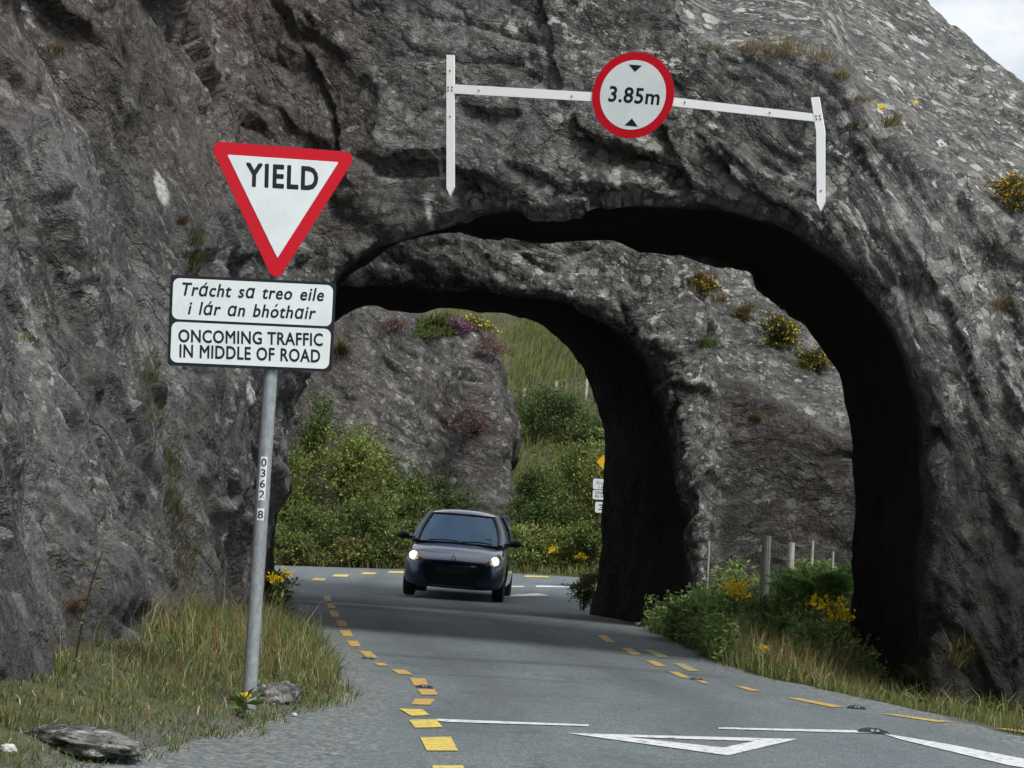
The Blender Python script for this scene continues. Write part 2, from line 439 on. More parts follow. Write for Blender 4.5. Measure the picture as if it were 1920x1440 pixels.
PHX = np.array([-6, -3, -1, 1.5, 2.6, 3.6, 6]); PHA = np.radians([38, 34, 22, 24, 40, 62, 68])
PHF = np.radians([38, 34, 22, 24, 10, 5, 4])
def strata_coords(P):
    """(along, across, bed) coordinates: the beds fall towards the right"""
    ph = np.where(P[:, 1] < 34.5, np.interp(P[:, 0], PHX, PHA), np.interp(P[:, 0], PHX, PHF))
    c, s = np.cos(ph), np.sin(ph)
    w = 0.22*fbm(P*0.7, 3, 5)
    z0 = P[:, 2]-3.5
    return np.stack([P[:, 0]*c-z0*s, P[:, 1], P[:, 0]*s+z0*c+0.22*P[:, 1]+w], 1)
def rock_detail(V, N, amp=1.0, mask=1.0, ridge=0.0, scale=1.0):
    """broken slate: big slabs, blocks and chips with sharp steps, open joints, and bedding ribs where ridge is set"""
    S = strata_coords(V)/scale
    wob = 0.16*np.stack([perlin(S*1.3, 31), perlin(S*1.3, 32), perlin(S*1.3, 33)], 1)
    f1, e1 = facets(S*np.array([0.50, 0.60, 0.95])+wob, 1, True)
    f2, e2 = facets(S*np.array([1.15, 1.3, 2.5])+wob*1.6, 2, True)
    f1 = f1*(0.10+0.90*ss(0.0, 0.15, e1)); f2 = f2*(0.15+0.85*ss(0.0, 0.10, e2))
    f3 = facets(S*np.array([3.1, 3.1, 5.0])+wob*3.5, 3)
    f4 = facets(S*np.array([8.5, 8.5, 14.0])+wob*6, 4)
    z1 = ss(-0.15, 0.25, perlin(S*0.6, 46))
    d = 0.34*f1+0.135*f2*(0.35+0.9*z1)+0.055*f3*(0.5+0.8*z1)+0.020*f4
    d -= 0.055*np.exp(-(e1/0.05)**2)*ss(-0.1, 0.2, perlin(S*0.9, 49))+0.035*np.exp(-(e2/0.06)**2)*ss(0.0, 0.3, perlin(S*1.1, 50))
    br = 1-np.abs(perlin(S*np.array([1.1, 1.1, 6.0]), 41)); d += 0.10*(br-0.72)*ridge
    br = 1-np.abs(perlin(S*np.array([2.2, 2.2, 13.0]), 42)); d += 0.05*(br-0.72)*ridge
    d += 0.016*fbm(S*np.array([5, 5, 8]), 3, 43)
    return V+N*(d*amp*scale*mask)[:, None], S

def px_poly(tr, a, b):
    P = [Wp(x, y, a, b) for x, y in tr]
    return [(p[0], p[2]) for p in P]
A1, B1 = 26.6, -0.42          # front of the near arch, y = A1 + B1*x
A2, B2 = 30.5, -0.42          # its far end
A3, B3 = 37.0, -0.05          # front of the second arch
A4, B4 = 43.0, -0.05
T1F = px_poly([(1745, 1420), (1750, 1180), (1756, 1050), (1762, 950), (1760, 850), (1748, 760), (1727, 690), (1700, 620), (1658, 556), (1606, 496), (1545, 446), (1470, 405), (1400, 383), (1330, 372), (1260, 372), (1190, 374), (1130, 378), (1050, 384), (950, 389), (880, 400), (800, 424), (735, 446), (685, 482), (640, 516), (612, 565), (582, 640), (556, 720), (541, 780), (526, 900), (506, 1000), (490, 1090), (480, 1420)], A1, B1)
T1B = px_poly([(1588, 1420), (1592, 1100), (1591, 900), (1584, 800), (1562, 705), (1526, 642), (1490, 592), (1442, 556), (1416, 536), (1410, 506), (1330, 490), (1250, 485), (1195, 480), (1150, 453), (1050, 452), (1000, 450), (940, 440), (870, 434), (800, 444), (740, 461), (700, 489), (650, 520), (600, 570), (560, 650), (545, 760), (525, 900), (505, 1200), (500, 1420)], A2, B2)
T2F = px_poly([(1296, 1420), (1300, 1150), (1314, 1080), (1312, 1000), (1291, 900), (1266, 810), (1246, 730), (1215, 660), (1172, 606), (1130, 582), (1092, 573), (1078, 557), (1000, 549), (920, 541), (850, 536), (700, 528), (640, 529), (560, 560), (480, 680), (440, 900), (430, 1420)], A3, B3)
T2B = px_poly([(1095, 1420), (1100, 1140), (1116, 1080), (1126, 1000), (1131, 900), (1131, 800), (1106, 725), (1076, 665), (1041, 630), (1010, 609), (960, 593), (900, 590), (880, 583), (820, 578), (790, 590), (760, 583), (690, 568), (660, 585), (630, 605), (560, 640), (480, 750), (440, 900), (430, 1420)], A4, B4)
# ledge above the near arch and the far skyline
LEDGE = sorted(px_poly([(600, -600), (900, -420), (1150, -160), (1290, 40), (1350, 92), (1450, 106), (1560, 134), (1640, 262), (1760, 345), (1920, 430), (2100, 520), (2500, 700)], A1+0.4, B1))
SKYL = sorted([(W(x, y, 34)[0], W(x, y, 34)[2]) for x, y in [(1100, -520), (1400, -280), (1600, -110), (1705, 0), (1755, 40), (1805, 90), (1850, 122), (1900, 150), (2040, 240), (2400, 460)]])
# foot-to-top outlines of the ribs of the roadside cliff on the left, each at its own distance
RIBS = [(10.0, [(-300, 1440), (-420, 900), (-560, 300), (-700, -200)]),
        (15.6, [(212, 1330), (196, 1240), (128, 1100), (70, 960), (28, 800), (-20, 650), (-60, 400), (-120, 100)]),
        (17.6, [(332, 1270), (300, 1150), (246, 1040), (205, 960), (180, 880), (166, 760), (120, 690), (78, 620), (45, 500), (14, 320), (-10, 120), (-20, 0)]),
        (20.6, [(345, 1230), (336, 1140), (316, 1060), (306, 960), (300, 880), (262, 720), (225, 620), (205, 500), (190, 420), (130, 250), (60, 100), (20, 0)]),
        (24.2, [(478, 1230), (470, 1100), (468, 1000), (466, 860), (470, 740), (440, 640), (430, 560), (400, 420), (330, 250), (270, 80), (240, 0)]),
        (26.6, [(492, 1230), (494, 1080), (512, 960), (527, 880), (541, 770), (560, 680), (540, 560), (500, 400), (440, 250), (380, 80), (350, 0)]),
        (31.5, [(470, 1230), (480, 1080), (500, 880), (520, 700), (520, 560), (500, 400), (440, 200), (380, 0)]),
        (37.0, [(420, 1230), (430, 1000), (420, 800), (380, 600), (330, 400), (250, 200), (150, 0)]),
        (46.0, [(300, 1230), (300, 1000), (280, 800), (240, 600), (200, 400), (150, 200), (100, 0)])]
def rib_table(zg):
    ys, rows = [], []
    for y, tr in RIBS:
        P = np.array([W(px, py, y) for px, py in tr]); o = np.argsort(P[:, 2])
        ys.append(y); rows.append(np.interp(zg, P[o, 2], P[o, 0]))
    return np.array(ys), np.array(rows)
CREV = [(16.7, 0.30, 0.45), (19.3, 0.55, 0.55), (22.4, 0.80, 0.6), (25.5, 0.22, 0.35)]
RECESS = [(722, 300), (760, 291), (838, 278), (846, 300), (872, 332), (925, 372), (940, 392), (880, 408), (800, 432), (730, 450), (708, 425), (728, 385), (718, 330)]
CLEFTS = [([(1016, -30), (1030, 60), (1050, 155)], 0.20, 0.07), ([(1248, 222), (1256, 285), (1302, 352)], 0.30, 0.08), ([(1075, 210), (1110, 246), (1180, 272), (1252, 300)], 0.22, 0.07),
          ([(936, 298), (1010, 326), (1060, 352), (1180, 340)], 0.22, 0.06), ([(1310, 245), (1380, 330), (1450, 372)], 0.24, 0.07), ([(852, 312), (930, 352), (1010, 376)], 0.20, 0.06), ([(600, 470), (660, 380), (735, 300)], 0.15, 0.08), ([(1560, 470), (1640, 600), (1690, 760)], 0.12, 0.08), ([(1650, 470), (1720, 560), (1760, 640)], 0.14, 0.07)]
SLABS = [([(690, 320), (735, 297), (838, 278), (868, 330), (925, 372), (1000, 378)], 0.20), ([(935, 292), (1010, 322), (1060, 350), (1180, 338), (1240, 345)], 0.15), ([(1075, 205), (1110, 243), (1180, 270), (1250, 296), (1300, 352)], 0.20),
         ([(1250, 215), (1262, 270), (1300, 352)], 0.16), ([(1310, 245), (1380, 330), (1450, 372), (1520, 420)], 0.16), ([(860, 312), (930, 345), (1010, 372)], 0.10), ([(980, 200), (930, 205), (855, 190)], 0.08), ([(1014, -40), (1030, 60), (1052, 165)], 0.12),
         ([(430, 560), (520, 500), (600, 470)], 0.12), ([(330, 60), (420, 160), (520, 260)], 0.16), ([(90, 80), (240, 170), (330, 250)], 0.18), ([(560, 60), (620, 200), (640, 330)], 0.10), ([(1620, 620), (1700, 740), (1790, 850)], 0.12), ([(1700, 450), (1790, 600), (1860, 780)], 0.12)]
def slab_steps(V, N, inside):
    """overlapping slabs: below each line (drawn on the face of the near arch) the rock is set back with a sharp step"""
    d = np.zeros(len(V)); w = 0.05*fbm(V*np.array([3.0, 1.0, 3.0]), 3, 81)
    X, Z = V[:, 0]+w, V[:, 2]+1.3*w
    face = (N[:, 1] < -0.1)*(1-inside)*(V[:, 1] < 29)*(V[:, 1] > 21)
    for tr, dp in SLABS:
        P = [Wp(x, y, A1, B1) for x, y in tr]; best = np.full(len(V), 9e9); sg = np.zeros(len(V)); ta = np.zeros(len(V)); L = len(P)-1
        for k, (p, q) in enumerate(zip(P, P[1:])):
            ex, ez = q[0]-p[0], q[2]-p[2]; t = np.clip(((X-p[0])*ex+(Z-p[2])*ez)/(ex*ex+ez*ez), 0, 1)
            dist = np.hypot(X-p[0]-t*ex, Z-p[2]-t*ez); m = dist < best
            best = np.where(m, dist, best); sg = np.where(m, np.sign(ex*(Z-p[2])-ez*(X-p[0])), sg); ta = np.where(m, (k+t)/L, ta)
        if P[-1][0] < P[0][0]: sg = -sg
        below = sg < 0
        env = np.clip(np.minimum(ta, 1-ta)*5, 0, 1)
        d -= np.where(below, dp*np.exp(-best/0.30), -0.25*dp*np.exp(-best/0.12))*env
    return d*face
    # crevices between the ribs: y, depth, width

def near_rock():
    h = 0.066
    x0, x1, y0, y1, z0, z1 = -7.0, 8.4, 10.5, 35.0, -0.5, 9.4
    nx, ny, nz = int((x1-x0)/h), int((y1-y0)/h), int((z1-z0)/h)
    xs = (x0+np.arange(nx)*h).astype(np.float32); ys = (y0+np.arange(ny)*h).astype(np.float32); zs = (z0+np.arange(nz)*h).astype(np.float32)
    org = (x0, y0, z0); shp = (nx, ny, nz)
    X = xs[:, None, None]; Y = ys[None, :, None]; Z = zs[None, None, :]
    # left cliff
    ry, rows = rib_table(zs)
    xb = np.empty((ny, nz), np.float32)
    for k in range(nz): xb[:, k] = np.interp(ys, ry, rows[:, k])
    for cy, dp, wd in CREV:
        cyz = cy+0.25*np.sin(zs*1.3+cy)
        xb -= dp*np.exp(-((ys[:, None]-cyz[None, :])/wd)**2)
    S = (X-xb[None])*0.92
    # arch block: front face leaning back, ledge, then a slope up to the skyline
    lx = np.array(LEDGE); zt = np.interp(xs, lx[:, 0], lx[:, 1])
    zz = zs[None, :]; zt2 = zt[:, None]
    yf = A1+B1*xs[:, None] + 0.10*np.clip(zz-3.0, 0, 9) + 1.75*np.clip(zz-zt2, 0, 9) + 0.55*np.clip(xs[:, None]-3.4, 0, 9)*0.5
    yf = yf + 0.35*ss(3.9, 4.8, xs)[:, None]*np.clip(2.5-zz, 0, 3)*0.25
    fr = (yf[:, None, :]-Y)*np.float32(0.9)
    yb = A2+B2*xs[:, None]+0.9*np.clip(zz-4.6, 0, 9)
    fr = smax(fr, (Y-yb[:, None, :])*np.float32(0.8), 0.3)
    sl = np.array(SKYL); zk = np.interp(xs, sl[:, 0], sl[:, 1])
    fr = smax(fr, (Z-zk[:, None, None])*np.float32(0.8), 0.35)
    S = smin(S, fr, 0.55); del fr
    S += 0.13*volnoise(shp, org, h, (2.4, 2.4, 2.0), 3)+0.05*volnoise(shp, org, h, (1.0, 1.0, 0.8), 4)
    # the tunnel
    XX, ZZ = np.meshgrid(xs, zs, indexing='ij')
    d1 = poly_sdf(T1F, XX, ZZ); d2 = poly_sdf(T1B, XX, ZZ)
    yf0 = (A1+B1*xs)[:, None]; yb0 = (A2+B2*xs)[:, None]
    tt = np.clip((Y-yf0[:, :, None])/(yb0-yf0)[:, :, None], 0, 1).astype(np.float32)
    T = d1[:, None, :]*(1-tt)+d2[:, None, :]*tt
    T += 0.05*np.sin(tt*3.14159)*volnoise(shp, org, h, 0.7, 9)
    T += 0.03*volnoise(shp, org, h, (0.5, 0.9, 0.35), 10)
    S = smax(S, -T, 0.10); del T, tt
    S = np.maximum(S, np.maximum(x0+0.2-X, X-(x1-0.3))); S = np.maximum(S, np.maximum(y0+0.2-Y, Y-(y1-0.3))); S = np.maximum(S, np.maximum(z0+0.15-Z, Z-(z1-0.3)))
    V, Q = surface_nets(S, org, h); del S
    V, Q, N = subdivide(V, Q)
    # how deep inside the tunnel a point lies (no lichen there, and tunnel shade is painted in)
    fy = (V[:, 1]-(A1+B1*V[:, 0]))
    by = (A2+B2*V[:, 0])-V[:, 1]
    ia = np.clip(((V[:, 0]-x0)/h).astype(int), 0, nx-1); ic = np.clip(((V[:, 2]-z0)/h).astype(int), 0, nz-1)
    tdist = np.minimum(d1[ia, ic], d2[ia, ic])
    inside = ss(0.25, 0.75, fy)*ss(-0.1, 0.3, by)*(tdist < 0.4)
    mask = 1-0.60*inside-0.35*np.exp(-(tdist/0.3)**2)*(fy > -0.8)
    lxx = np.array(LEDGE); above = ss(-0.1, 0.5, V[:, 2]-np.interp(V[:, 0], lxx[:, 0], lxx[:, 1]))*ss(1.6, 2.6, V[:, 0])
    mask = mask*(1-0.6*above)
    mask = mask*(1-0.30*ss(4.4, 4.9, V[:, 2])*ss(-2.2, -1.2, V[:, 0])*ss(3.0, 2.2, V[:, 0]))
    lip = np.exp(-((tdist-0.35)/0.45)**2)*(fy > -1.5)*(1-inside)*ss(0.8, 2.2, V[:, 2])
    ridge = np.clip(lip+0.7*ss(2.6, 3.4, V[:, 0])*(1-above), 0, 1)
    cwall = ss(0.45, 0.75, np.abs(N[:, 1]))*ss(-1.4, -1.9, V[:, 0])*ss(25.5, 24.5, V[:, 1])
    mask = mask*(1-0.8*cwall); ridge = ridge*(1-cwall)
    V2, S2 = rock_detail(V, N, 1.0, mask, ridge)
    V2 = V2+N*slab_steps(V, N, inside)[:, None]
    print('near rock', len(V2))
    P = V
    lich = 0.35+0.5*ss(-1.5, 0.5, P[:, 0])*ss(1.5, 2.8, P[:, 2])+0.3*fbm(P*0.6, 3, 61)
    lich = lich+0.28*ss(0.35, 0.8, N[:, 2])
    lich = np.clip(lich, 0.08, 1.0)*(1-inside)*(1-0.65*ss(2.0, 0.8, P[:, 2])*ss(3.0, 3.4, P[:, 0]))
    lich *= 1-0.7*ss(1.5, 0.3, P[:, 2])
    red = ss(3.4, 4.3, P[:, 2]+0.5*fbm(P*0.8, 2, 66))*ss(-1.2, -2.2, P[:, 0])+0.25*ss(0.1, 0.5, fbm(P*0.5, 3, 67))
    qz = np.zeros(len(V))
    for px_, py_, d_, a_, b_ in ((308, 352, 22.0, 0.035, 0.15), (470, 735, 24.5, 0.03, 0.10), (448, 1014, 24.5, 0.03, 0.04), (818, 310, 26.9, 0.022, 0.12), (805, 400, 26.9, 0.022, 0.14), (1150, 335, 26.3, 0.05, 0.09)):
        s_ = F/V[:, 1]; u_, v_ = lev(px_, py_)
        dx = (V[:, 0]-u_/s_); dz = V[:, 2]-(HC-(v_-HZ)/s_); dx = dx+0.25*dz+0.02*perlin(V*14, 7)
        qz = np.maximum(qz, ss(1.3, 0.8, np.hypot(dx/a_, dz/b_)+0.35*perlin(V*9, 8)))
    ob = np_obj('cliff', V2, Q, [M_ROCK], smooth=True, attrs={'quartz': ('FLOAT', qz), 'strata': ('FLOAT_VECTOR', S2), 'lich': ('FLOAT', lich), 'red': ('FLOAT', np.clip(red, 0, 1)), 'bare_shade': ('FLOAT', np.maximum(inside*0.95, 0.72*ss(3.0, 1.5, V[:, 2]+0.5*fbm(V*0.8, 2, 70))*ss(2.8, 3.3, V[:, 0])))})  # tunnel shade painted in; rock also darkened towards the right pillar foot
    return tag(ob, 'lichen spotted grey rock cliff pierced by the nearer, larger road arch', 'rock cliff', kind='structure')
def far_arch():
    h = 0.078
    x0, x1, y0, y1, z0, z1 = -5.5, 7.5, 35.6, 46.0, -0.5, 8.8
    nx, ny, nz = int((x1-x0)/h), int((y1-y0)/h), int((z1-z0)/h)
    xs = (x0+np.arange(nx)*h).astype(np.float32); ys = (y0+np.arange(ny)*h).astype(np.float32); zs = (z0+np.arange(nz)*h).astype(np.float32)
    org = (x0, y0, z0); shp = (nx, ny, nz)
    X = xs[:, None, None]; Y = ys[None, :, None]; Z = zs[None, None, :]
    zz = zs[None, :]; xx = xs[:, None]
    # step back on the right: a smooth bedding face behind the fence, with a planted ledge above it
    zl = np.interp(xs, [2.2, 2.6, 3.2, 4.2, 7], [3.9, 3.55, 3.3, 2.7, 2.2])[:, None]
    yf = A3+B3*xx+0.5*ss(2.45, 2.85, xx)+0.12*np.clip(zz-2.5, 0, 9)+1.1*ss(2.2, 2.7, xx)*np.clip(zz-zl, 0, 9)
    S = (yf[:, None, :]-Y)*np.float32(0.9)
    yb = A4+B4*xx+0.8*np.clip(zz-5.0, 0, 9)-0.7*ss(2.0, 4.0, xx)*0
    S = smax(S, (Y-yb[:, None, :])*np.float32(0.85), 0.3)
    S += (0.11*volnoise(shp, org, h, (2.0, 2.0, 1.6), 13)+0.05*volnoise(shp, org, h, (0.9, 0.9, 0.7), 14))*(1-0.5*ss(2.6, 3.0, X))
    XX, ZZ = np.meshgrid(xs, zs, indexing='ij')
    d1 = poly_sdf(T2F, XX, ZZ); d2 = poly_sdf(T2B, XX, ZZ)
    tt = np.clip((Y-(A3+B3*X))/(A4-A3), 0, 1).astype(np.float32)
    T = d1[:, None, :]*(1-tt)+d2[:, None, :]*tt
    T += 0.035*volnoise(shp, org, h, (0.5, 0.9, 0.4), 19)
    S = smax(S, -T, 0.18)
    S = np.maximum(S, np.maximum(x0+0.2-X, X-(x1-0.3))); S = np.maximum(S, np.maximum(y0+0.2-Y, Y-(y1-0.3))); S = np.maximum(S, np.maximum(z0+0.15-Z, Z-(z1-0.3)))
    V, Q = surface_nets(S, org, h); V, Q, N = subdivide(V, Q)
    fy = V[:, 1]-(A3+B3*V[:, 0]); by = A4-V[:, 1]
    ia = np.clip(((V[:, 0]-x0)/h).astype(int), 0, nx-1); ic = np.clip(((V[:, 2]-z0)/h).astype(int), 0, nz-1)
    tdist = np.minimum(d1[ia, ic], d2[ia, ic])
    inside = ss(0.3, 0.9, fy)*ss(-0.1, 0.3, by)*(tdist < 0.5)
    flat = ss(2.6, 3.0, V[:, 0])
    V2, S2 = rock_detail(V, N, 0.9, (1-0.78*inside)*(1-0.55*flat), (1-inside)*np.exp(-((tdist-0.3)/0.4)**2)*ss(1.2, -0.3, V[:, 0]))
    lich = np.clip(0.85-0.5*flat+0.35*fbm(V*0.6, 3, 62)+0.3*ss(0.35, 0.8, N[:, 2])-0.35*ss(0.5, -1.0, V[:, 0]), 0.1, 1)*(1-inside)
    red = 0.55*flat*ss(-0.4, 0.3, fbm(V*0.5, 3, 68))*ss(0.6, 0.2, N[:, 2])
    ob = np_obj('cliff', V2, Q, [M_ROCK], smooth=True, attrs={'strata': ('FLOAT_VECTOR', S2), 'lich': ('FLOAT', lich), 'red': ('FLOAT', np.clip(red, 0, 1)), 'bare_shade': ('FLOAT', np.maximum(inside*0.95, 0.42*flat*ss(0.4, -0.2, V[:, 2]-np.interp(V[:, 0], [2.2, 2.6, 3.2, 4.2, 7], [3.9, 3.55, 3.3, 2.7, 2.2])+0.4*fbm(V*0.8, 2, 70))))})  # tunnel shade painted in; wall below the ledge has a darker tone
    return tag(ob, 'grey rock wall with the second, farther road arch behind the fence', 'rock cliff', kind='structure')
def outcrop():
    h = 0.12
    x0, x1, y0, y1, z0, z1 = -10.0, 1.6, 59.5, 70.0, -0.6, 8.4
    nx, ny, nz = int((x1-x0)/h), int((y1-y0)/h), int((z1-z0)/h)
    xs = (x0+np.arange(nx)*h).astype(np.float32); ys = (y0+np.arange(ny)*h).astype(np.float32); zs = (z0+np.arange(nz)*h).astype(np.float32)
    org = (x0, y0, z0); shp = (nx, ny, nz)
    X = xs[:, None, None]; Y = ys[None, :, None]; Z = zs[None, None, :]
    D = 63.0
    def z_of(tr):
        P = sorted([(W(x, y, D)[0], W(x, y, D)[2]) for x, y in tr]); P = np.array(P); return np.interp(xs, P[:, 0], P[:, 1])
    top1 = z_of([(200, 420), (450, 500), (560, 560), (620, 600), (660, 575), (700, 572), (730, 600), (760, 640), (800, 660), (860, 668), (910, 690), (940, 730), (960, 800)])
    top2 = z_of([(500, 400), (700, 520), (780, 575), (860, 590), (900, 600), (930, 650), (945, 720)])
    tr = [(962, 700), (968, 770), (972, 800), (966, 840), (955, 880), (958, 960), (968, 1000)]
    P = np.array([W(x, y, D) for x, y in tr]); o = np.argsort(P[:, 2]); xr = np.interp(zs, P[o, 2], P[o, 0])
    # stepped front: three lobes
    yf = D+np.interp(xs, [-10, -6, -4.6, -3.9, -3.6, -2.1, -1.5, -0.9, 0.1, 1.0], [-1.5, -0.9, -0.3, 0.1, -0.1, -0.1, 0.6, 0.15, 0.3, 1.2])[:, None]+0.22*zs[None, :]
    yf = yf+2.2*np.clip(zs[None, :]-top1[:, None], 0, 9)
    S = (yf[:, None, :]-Y)*np.float32(0.85)
    S = smax(S, (Z-top2[:, None, None])*np.float32(0.8), 0.3)
    S = smax(S, (X-xr[None, None, :])*np.float32(0.95), 0.4)
    S += 0.12*volnoise(shp, org, h, (2.2, 2.2, 1.8), 23)+0.06*volnoise(shp, org, h, (1.0, 1.0, 0.8), 24)
    S = np.maximum(S, np.maximum(x0+0.25-X, X-(x1-0.3))); S = np.maximum(S, np.maximum(y0+0.25-Y, Y-(y1-0.3))); S = np.maximum(S, np.maximum(z0+0.2-Z, Z-(z1-0.3)))
    V, Q = surface_nets(S, org, h); V, Q, N = subdivide(V, Q)
    V2, S2 = rock_detail(V, N, 1.0, 1.0, 0.2, 1.3)
    lich = np.clip(0.50+0.4*fbm(V*0.5, 3, 63)-0.55*ss(2.8, 1.2, V[:, 2]), 0.05, 1)
    red = 0.5*ss(-0.2, 0.4, fbm(V*0.35, 3, 69))+0.35
    ob = np_obj('cliff', V2, Q, [M_ROCK], smooth=True, attrs={'strata': ('FLOAT_VECTOR', S2), 'lich': ('FLOAT', lich), 'red': ('FLOAT', np.clip(red, 0, 1)), 'bare_shade': ('FLOAT', 0.38*ss(-0.4, 0.3, fbm(V*0.4, 3, 75)))})
    return tag(ob, 'brownish rock outcrop seen through both arches, topped with heather', 'rock outcrop', kind='structure')
# ------------------------------------------------------------------ ground and road
def ground_material():
    m, t, b = new_mat('verge_earth')
    co = obj_co(t)
    n1 = t.noise(co, 1.3, 8.0, 0.65); n2 = t.noise(co, 18.0, 6.0, 0.7)
    c = t.ramp(n1, [(0.3, (0.040, 0.036, 0.022)), (0.5, (0.060, 0.066, 0.028)), (0.7, (0.085, 0.082, 0.040))])
    gv = t.attr('gravel')
    st = t.ramp(t.voro(co, 55.0), [(0.0, (0.20, 0.20, 0.20)), (0.6, (0.075, 0.075, 0.075))])
    c = t.mix(gv, c, st)
    c = t.mix(1.0, c, t.ramp(n2, [(0.3, 0.65), (0.7, 1.4)]), 'MULTIPLY')
    t.set(b.inputs['Base Color'], c); b.inputs['Roughness'].default_value = 0.95
    h = t.math('MULTIPLY_ADD', t.voro(co, 55.0), -0.5, n2)
    t.set(b.inputs['Normal'], t.bump(h, 0.7, 0.03))
    return m
def asphalt_material():
    m, t, b = new_mat('asphalt')
    co = obj_co(t)
    edge = t.attr('edge')
    n1 = t.noise(t.scale(co, 1.0, 0.25, 1.0), 1.4, 5.0, 0.6); n2 = t.noise(co, 140.0, 3.0, 0.7); n3 = t.noise(co, 9.0, 8.0, 0.7)
    v1 = t.voro(co, 90.0, out='Color')
    g = t.ramp(t.new('ShaderNodeSeparateColor', {0: v1}).outputs[0], [(0.0, 0.62), (0.6, 1.0), (0.93, 1.25), (1.0, 2.1)])
    c = t.ramp(n1, [(0.3, (0.108, 0.131, 0.140)), (0.7, (0.148, 0.174, 0.183))])
    c = t.mix(1.0, c, g, 'MULTIPLY')
    c = t.mix(1.0, c, t.ramp(n3, [(0.3, 0.80), (0.7, 1.18)]), 'MULTIPLY')
    # wheel tracks polished darker, and a tarred seam across the road
    c = t.mix(t.math('MULTIPLY', t.attr('track'), 0.38), c, (0.062, 0.064, 0.066))
    c = t.mix(t.math('MULTIPLY', t.attr('seam'), t.ramp(n3, [(0.35, 0.25), (0.6, 0.75)])), c, (0.048, 0.050, 0.052))
    # oil and tar stains, hairline cracks
    stn = t.ramp(t.noise(t.scale(co, 1.0, 0.45, 1.0), 0.9, 6.0, 0.65), [(0.54, 0.0), (0.68, 1.0)])
    c = t.mix(t.math('MULTIPLY', stn, 0.32), c, (0.055, 0.057, 0.058))
    ck = t.voro(t.new('ShaderNodeVectorMath', {0: co, 1: t.new('ShaderNodeVectorMath', {0: t.noise(co, 4.0, 4.0, 0.7, 0, 1), 3: 0.5}, operation='SCALE').outputs[0]}, operation='ADD').outputs[0], 0.55, 'DISTANCE_TO_EDGE')
    ckm = t.math('MULTIPLY', t.ramp(ck, [(0.0, 1.0), (0.012, 0.0)]), t.ramp(t.noise(co, 0.7, 2.0), [(0.50, 0.0), (0.60, 1.0)]))
    c = t.mix(t.math('MULTIPLY', ckm, 0.6), c, (0.035, 0.036, 0.036))
    # loose chippings along the edges
    chip = t.new('ShaderNodeSeparateColor', {0: t.voro(co, 42.0, out='Color')}).outputs[1]
    cc = t.ramp(chip, [(0.0, (0.055, 0.062, 0.062)), (0.5, (0.135, 0.152, 0.148)), (1.0, (0.29, 0.31, 0.30))])
    ef = t.math('MULTIPLY', edge, t.ramp(t.noise(co, 5.0, 6.0, 0.7), [(0.35, 0.35), (0.6, 1.0)]))
    c = t.mix(ef, c, cc)
    t.set(b.inputs['Base Color'], c); b.inputs['Roughness'].default_value = 0.82
    b.inputs['Specular IOR Level'].default_value = 0.4
    h = t.math('MULTIPLY_ADD', n2, 0.5, t.voro(co, 90.0))
    h = t.math('MULTIPLY_ADD', t.math('MULTIPLY', edge, chip), 1.2, h)
    t.set(b.inputs['Normal'], t.bump(h, 0.5, 0.012))
    return m
def paint_material(name, col, wear):
    m, t, b = new_mat(name)
    co = obj_co(t)
    n = t.noise(co, 16.0, 8.0, 0.72); n2 = t.noise(co, 120.0, 3.0, 0.7)
    mask = t.ramp(t.math('MULTIPLY_ADD', n2, 0.35, n), [(wear+0.30, 0.0), (wear+0.40, 1.0)])
    c = t.mix(mask, t.mix(t.noise(co, 30.0, 3.0, 0.7), tuple(x*0.72 for x in col), col), (0.11, 0.113, 0.113))
    t.set(b.inputs['Base Color'], c); b.inputs['Roughness'].default_value = 0.7
    t.set(b.inputs['Normal'], t.bump(n2, 0.3, 0.01))
    return m
def grid_axis(parts):
    out = []
    for a, b, s in parts: out += list(np.arange(a, b, s))
    return np.array(out+[parts[-1][1]])
def build_ground():
    xs = grid_axis([(-300, -60, 30), (-60, -16, 4), (-16, -5, 0.6), (-5, 6, 0.11), (6, 16, 0.6), (16, 60, 4), (60, 300, 30)])
    ys = grid_axis([(-80, 6, 6), (6, 36, 0.14), (36, 60, 0.2), (60, 72, 0.5), (72, 120, 1.5), (120, 200, 8), (200, 600, 40)])
    X, Y = np.meshgrid(xs, ys, indexing='ij')
    Z = ground(X, Y)
    P = np.stack([X, Y, Z], -1).reshape(-1, 3)
    onroad = ss(-0.12, 0.10, np.minimum(P[:, 0]-road_l(P[:, 1]), road_r(P[:, 1])-P[:, 0]))*(P[:, 1] < 58.2)
    off = ss(0.12, 0.6, np.maximum(road_l(P[:, 1])-P[:, 0], P[:, 0]-road_r(P[:, 1])))
    P[:, 2] += off*(0.05*fbm(P*np.array([1.5, 1.5, 0]), 4, 71)+0.03*perlin(P*np.array([5, 5, 0]), 72))
    P[:, 2] += ss(74, 90, P[:, 1])*1.1*fbm(P*np.array([0.12, 0.12, 0]), 4, 73)
    P[:, 2] -= 0.004+0.014*onroad
    nx, ny = len(xs), len(ys)
    i = np.arange(nx-1)[:, None]*ny+np.arange(ny-1)[None, :]
    Q = np.stack([i, i+ny, i+ny+1, i+1], -1).reshape(-1, 4)
    gr = ss(0.45, 0.08, np.maximum(road_l(P[:, 1])-P[:, 0], P[:, 0]-road_r(P[:, 1]))+0.2*fbm(P*1.5, 3, 74))
    gr = np.clip(gr, 0, 1)*(P[:, 1] < 60)
    return tag(np_obj('ground', P, Q, [ground_material()], smooth=True, attrs={'gravel': ('FLOAT', gr)}), 'grassy verge ground and hillside around the road', 'ground', kind='structure')
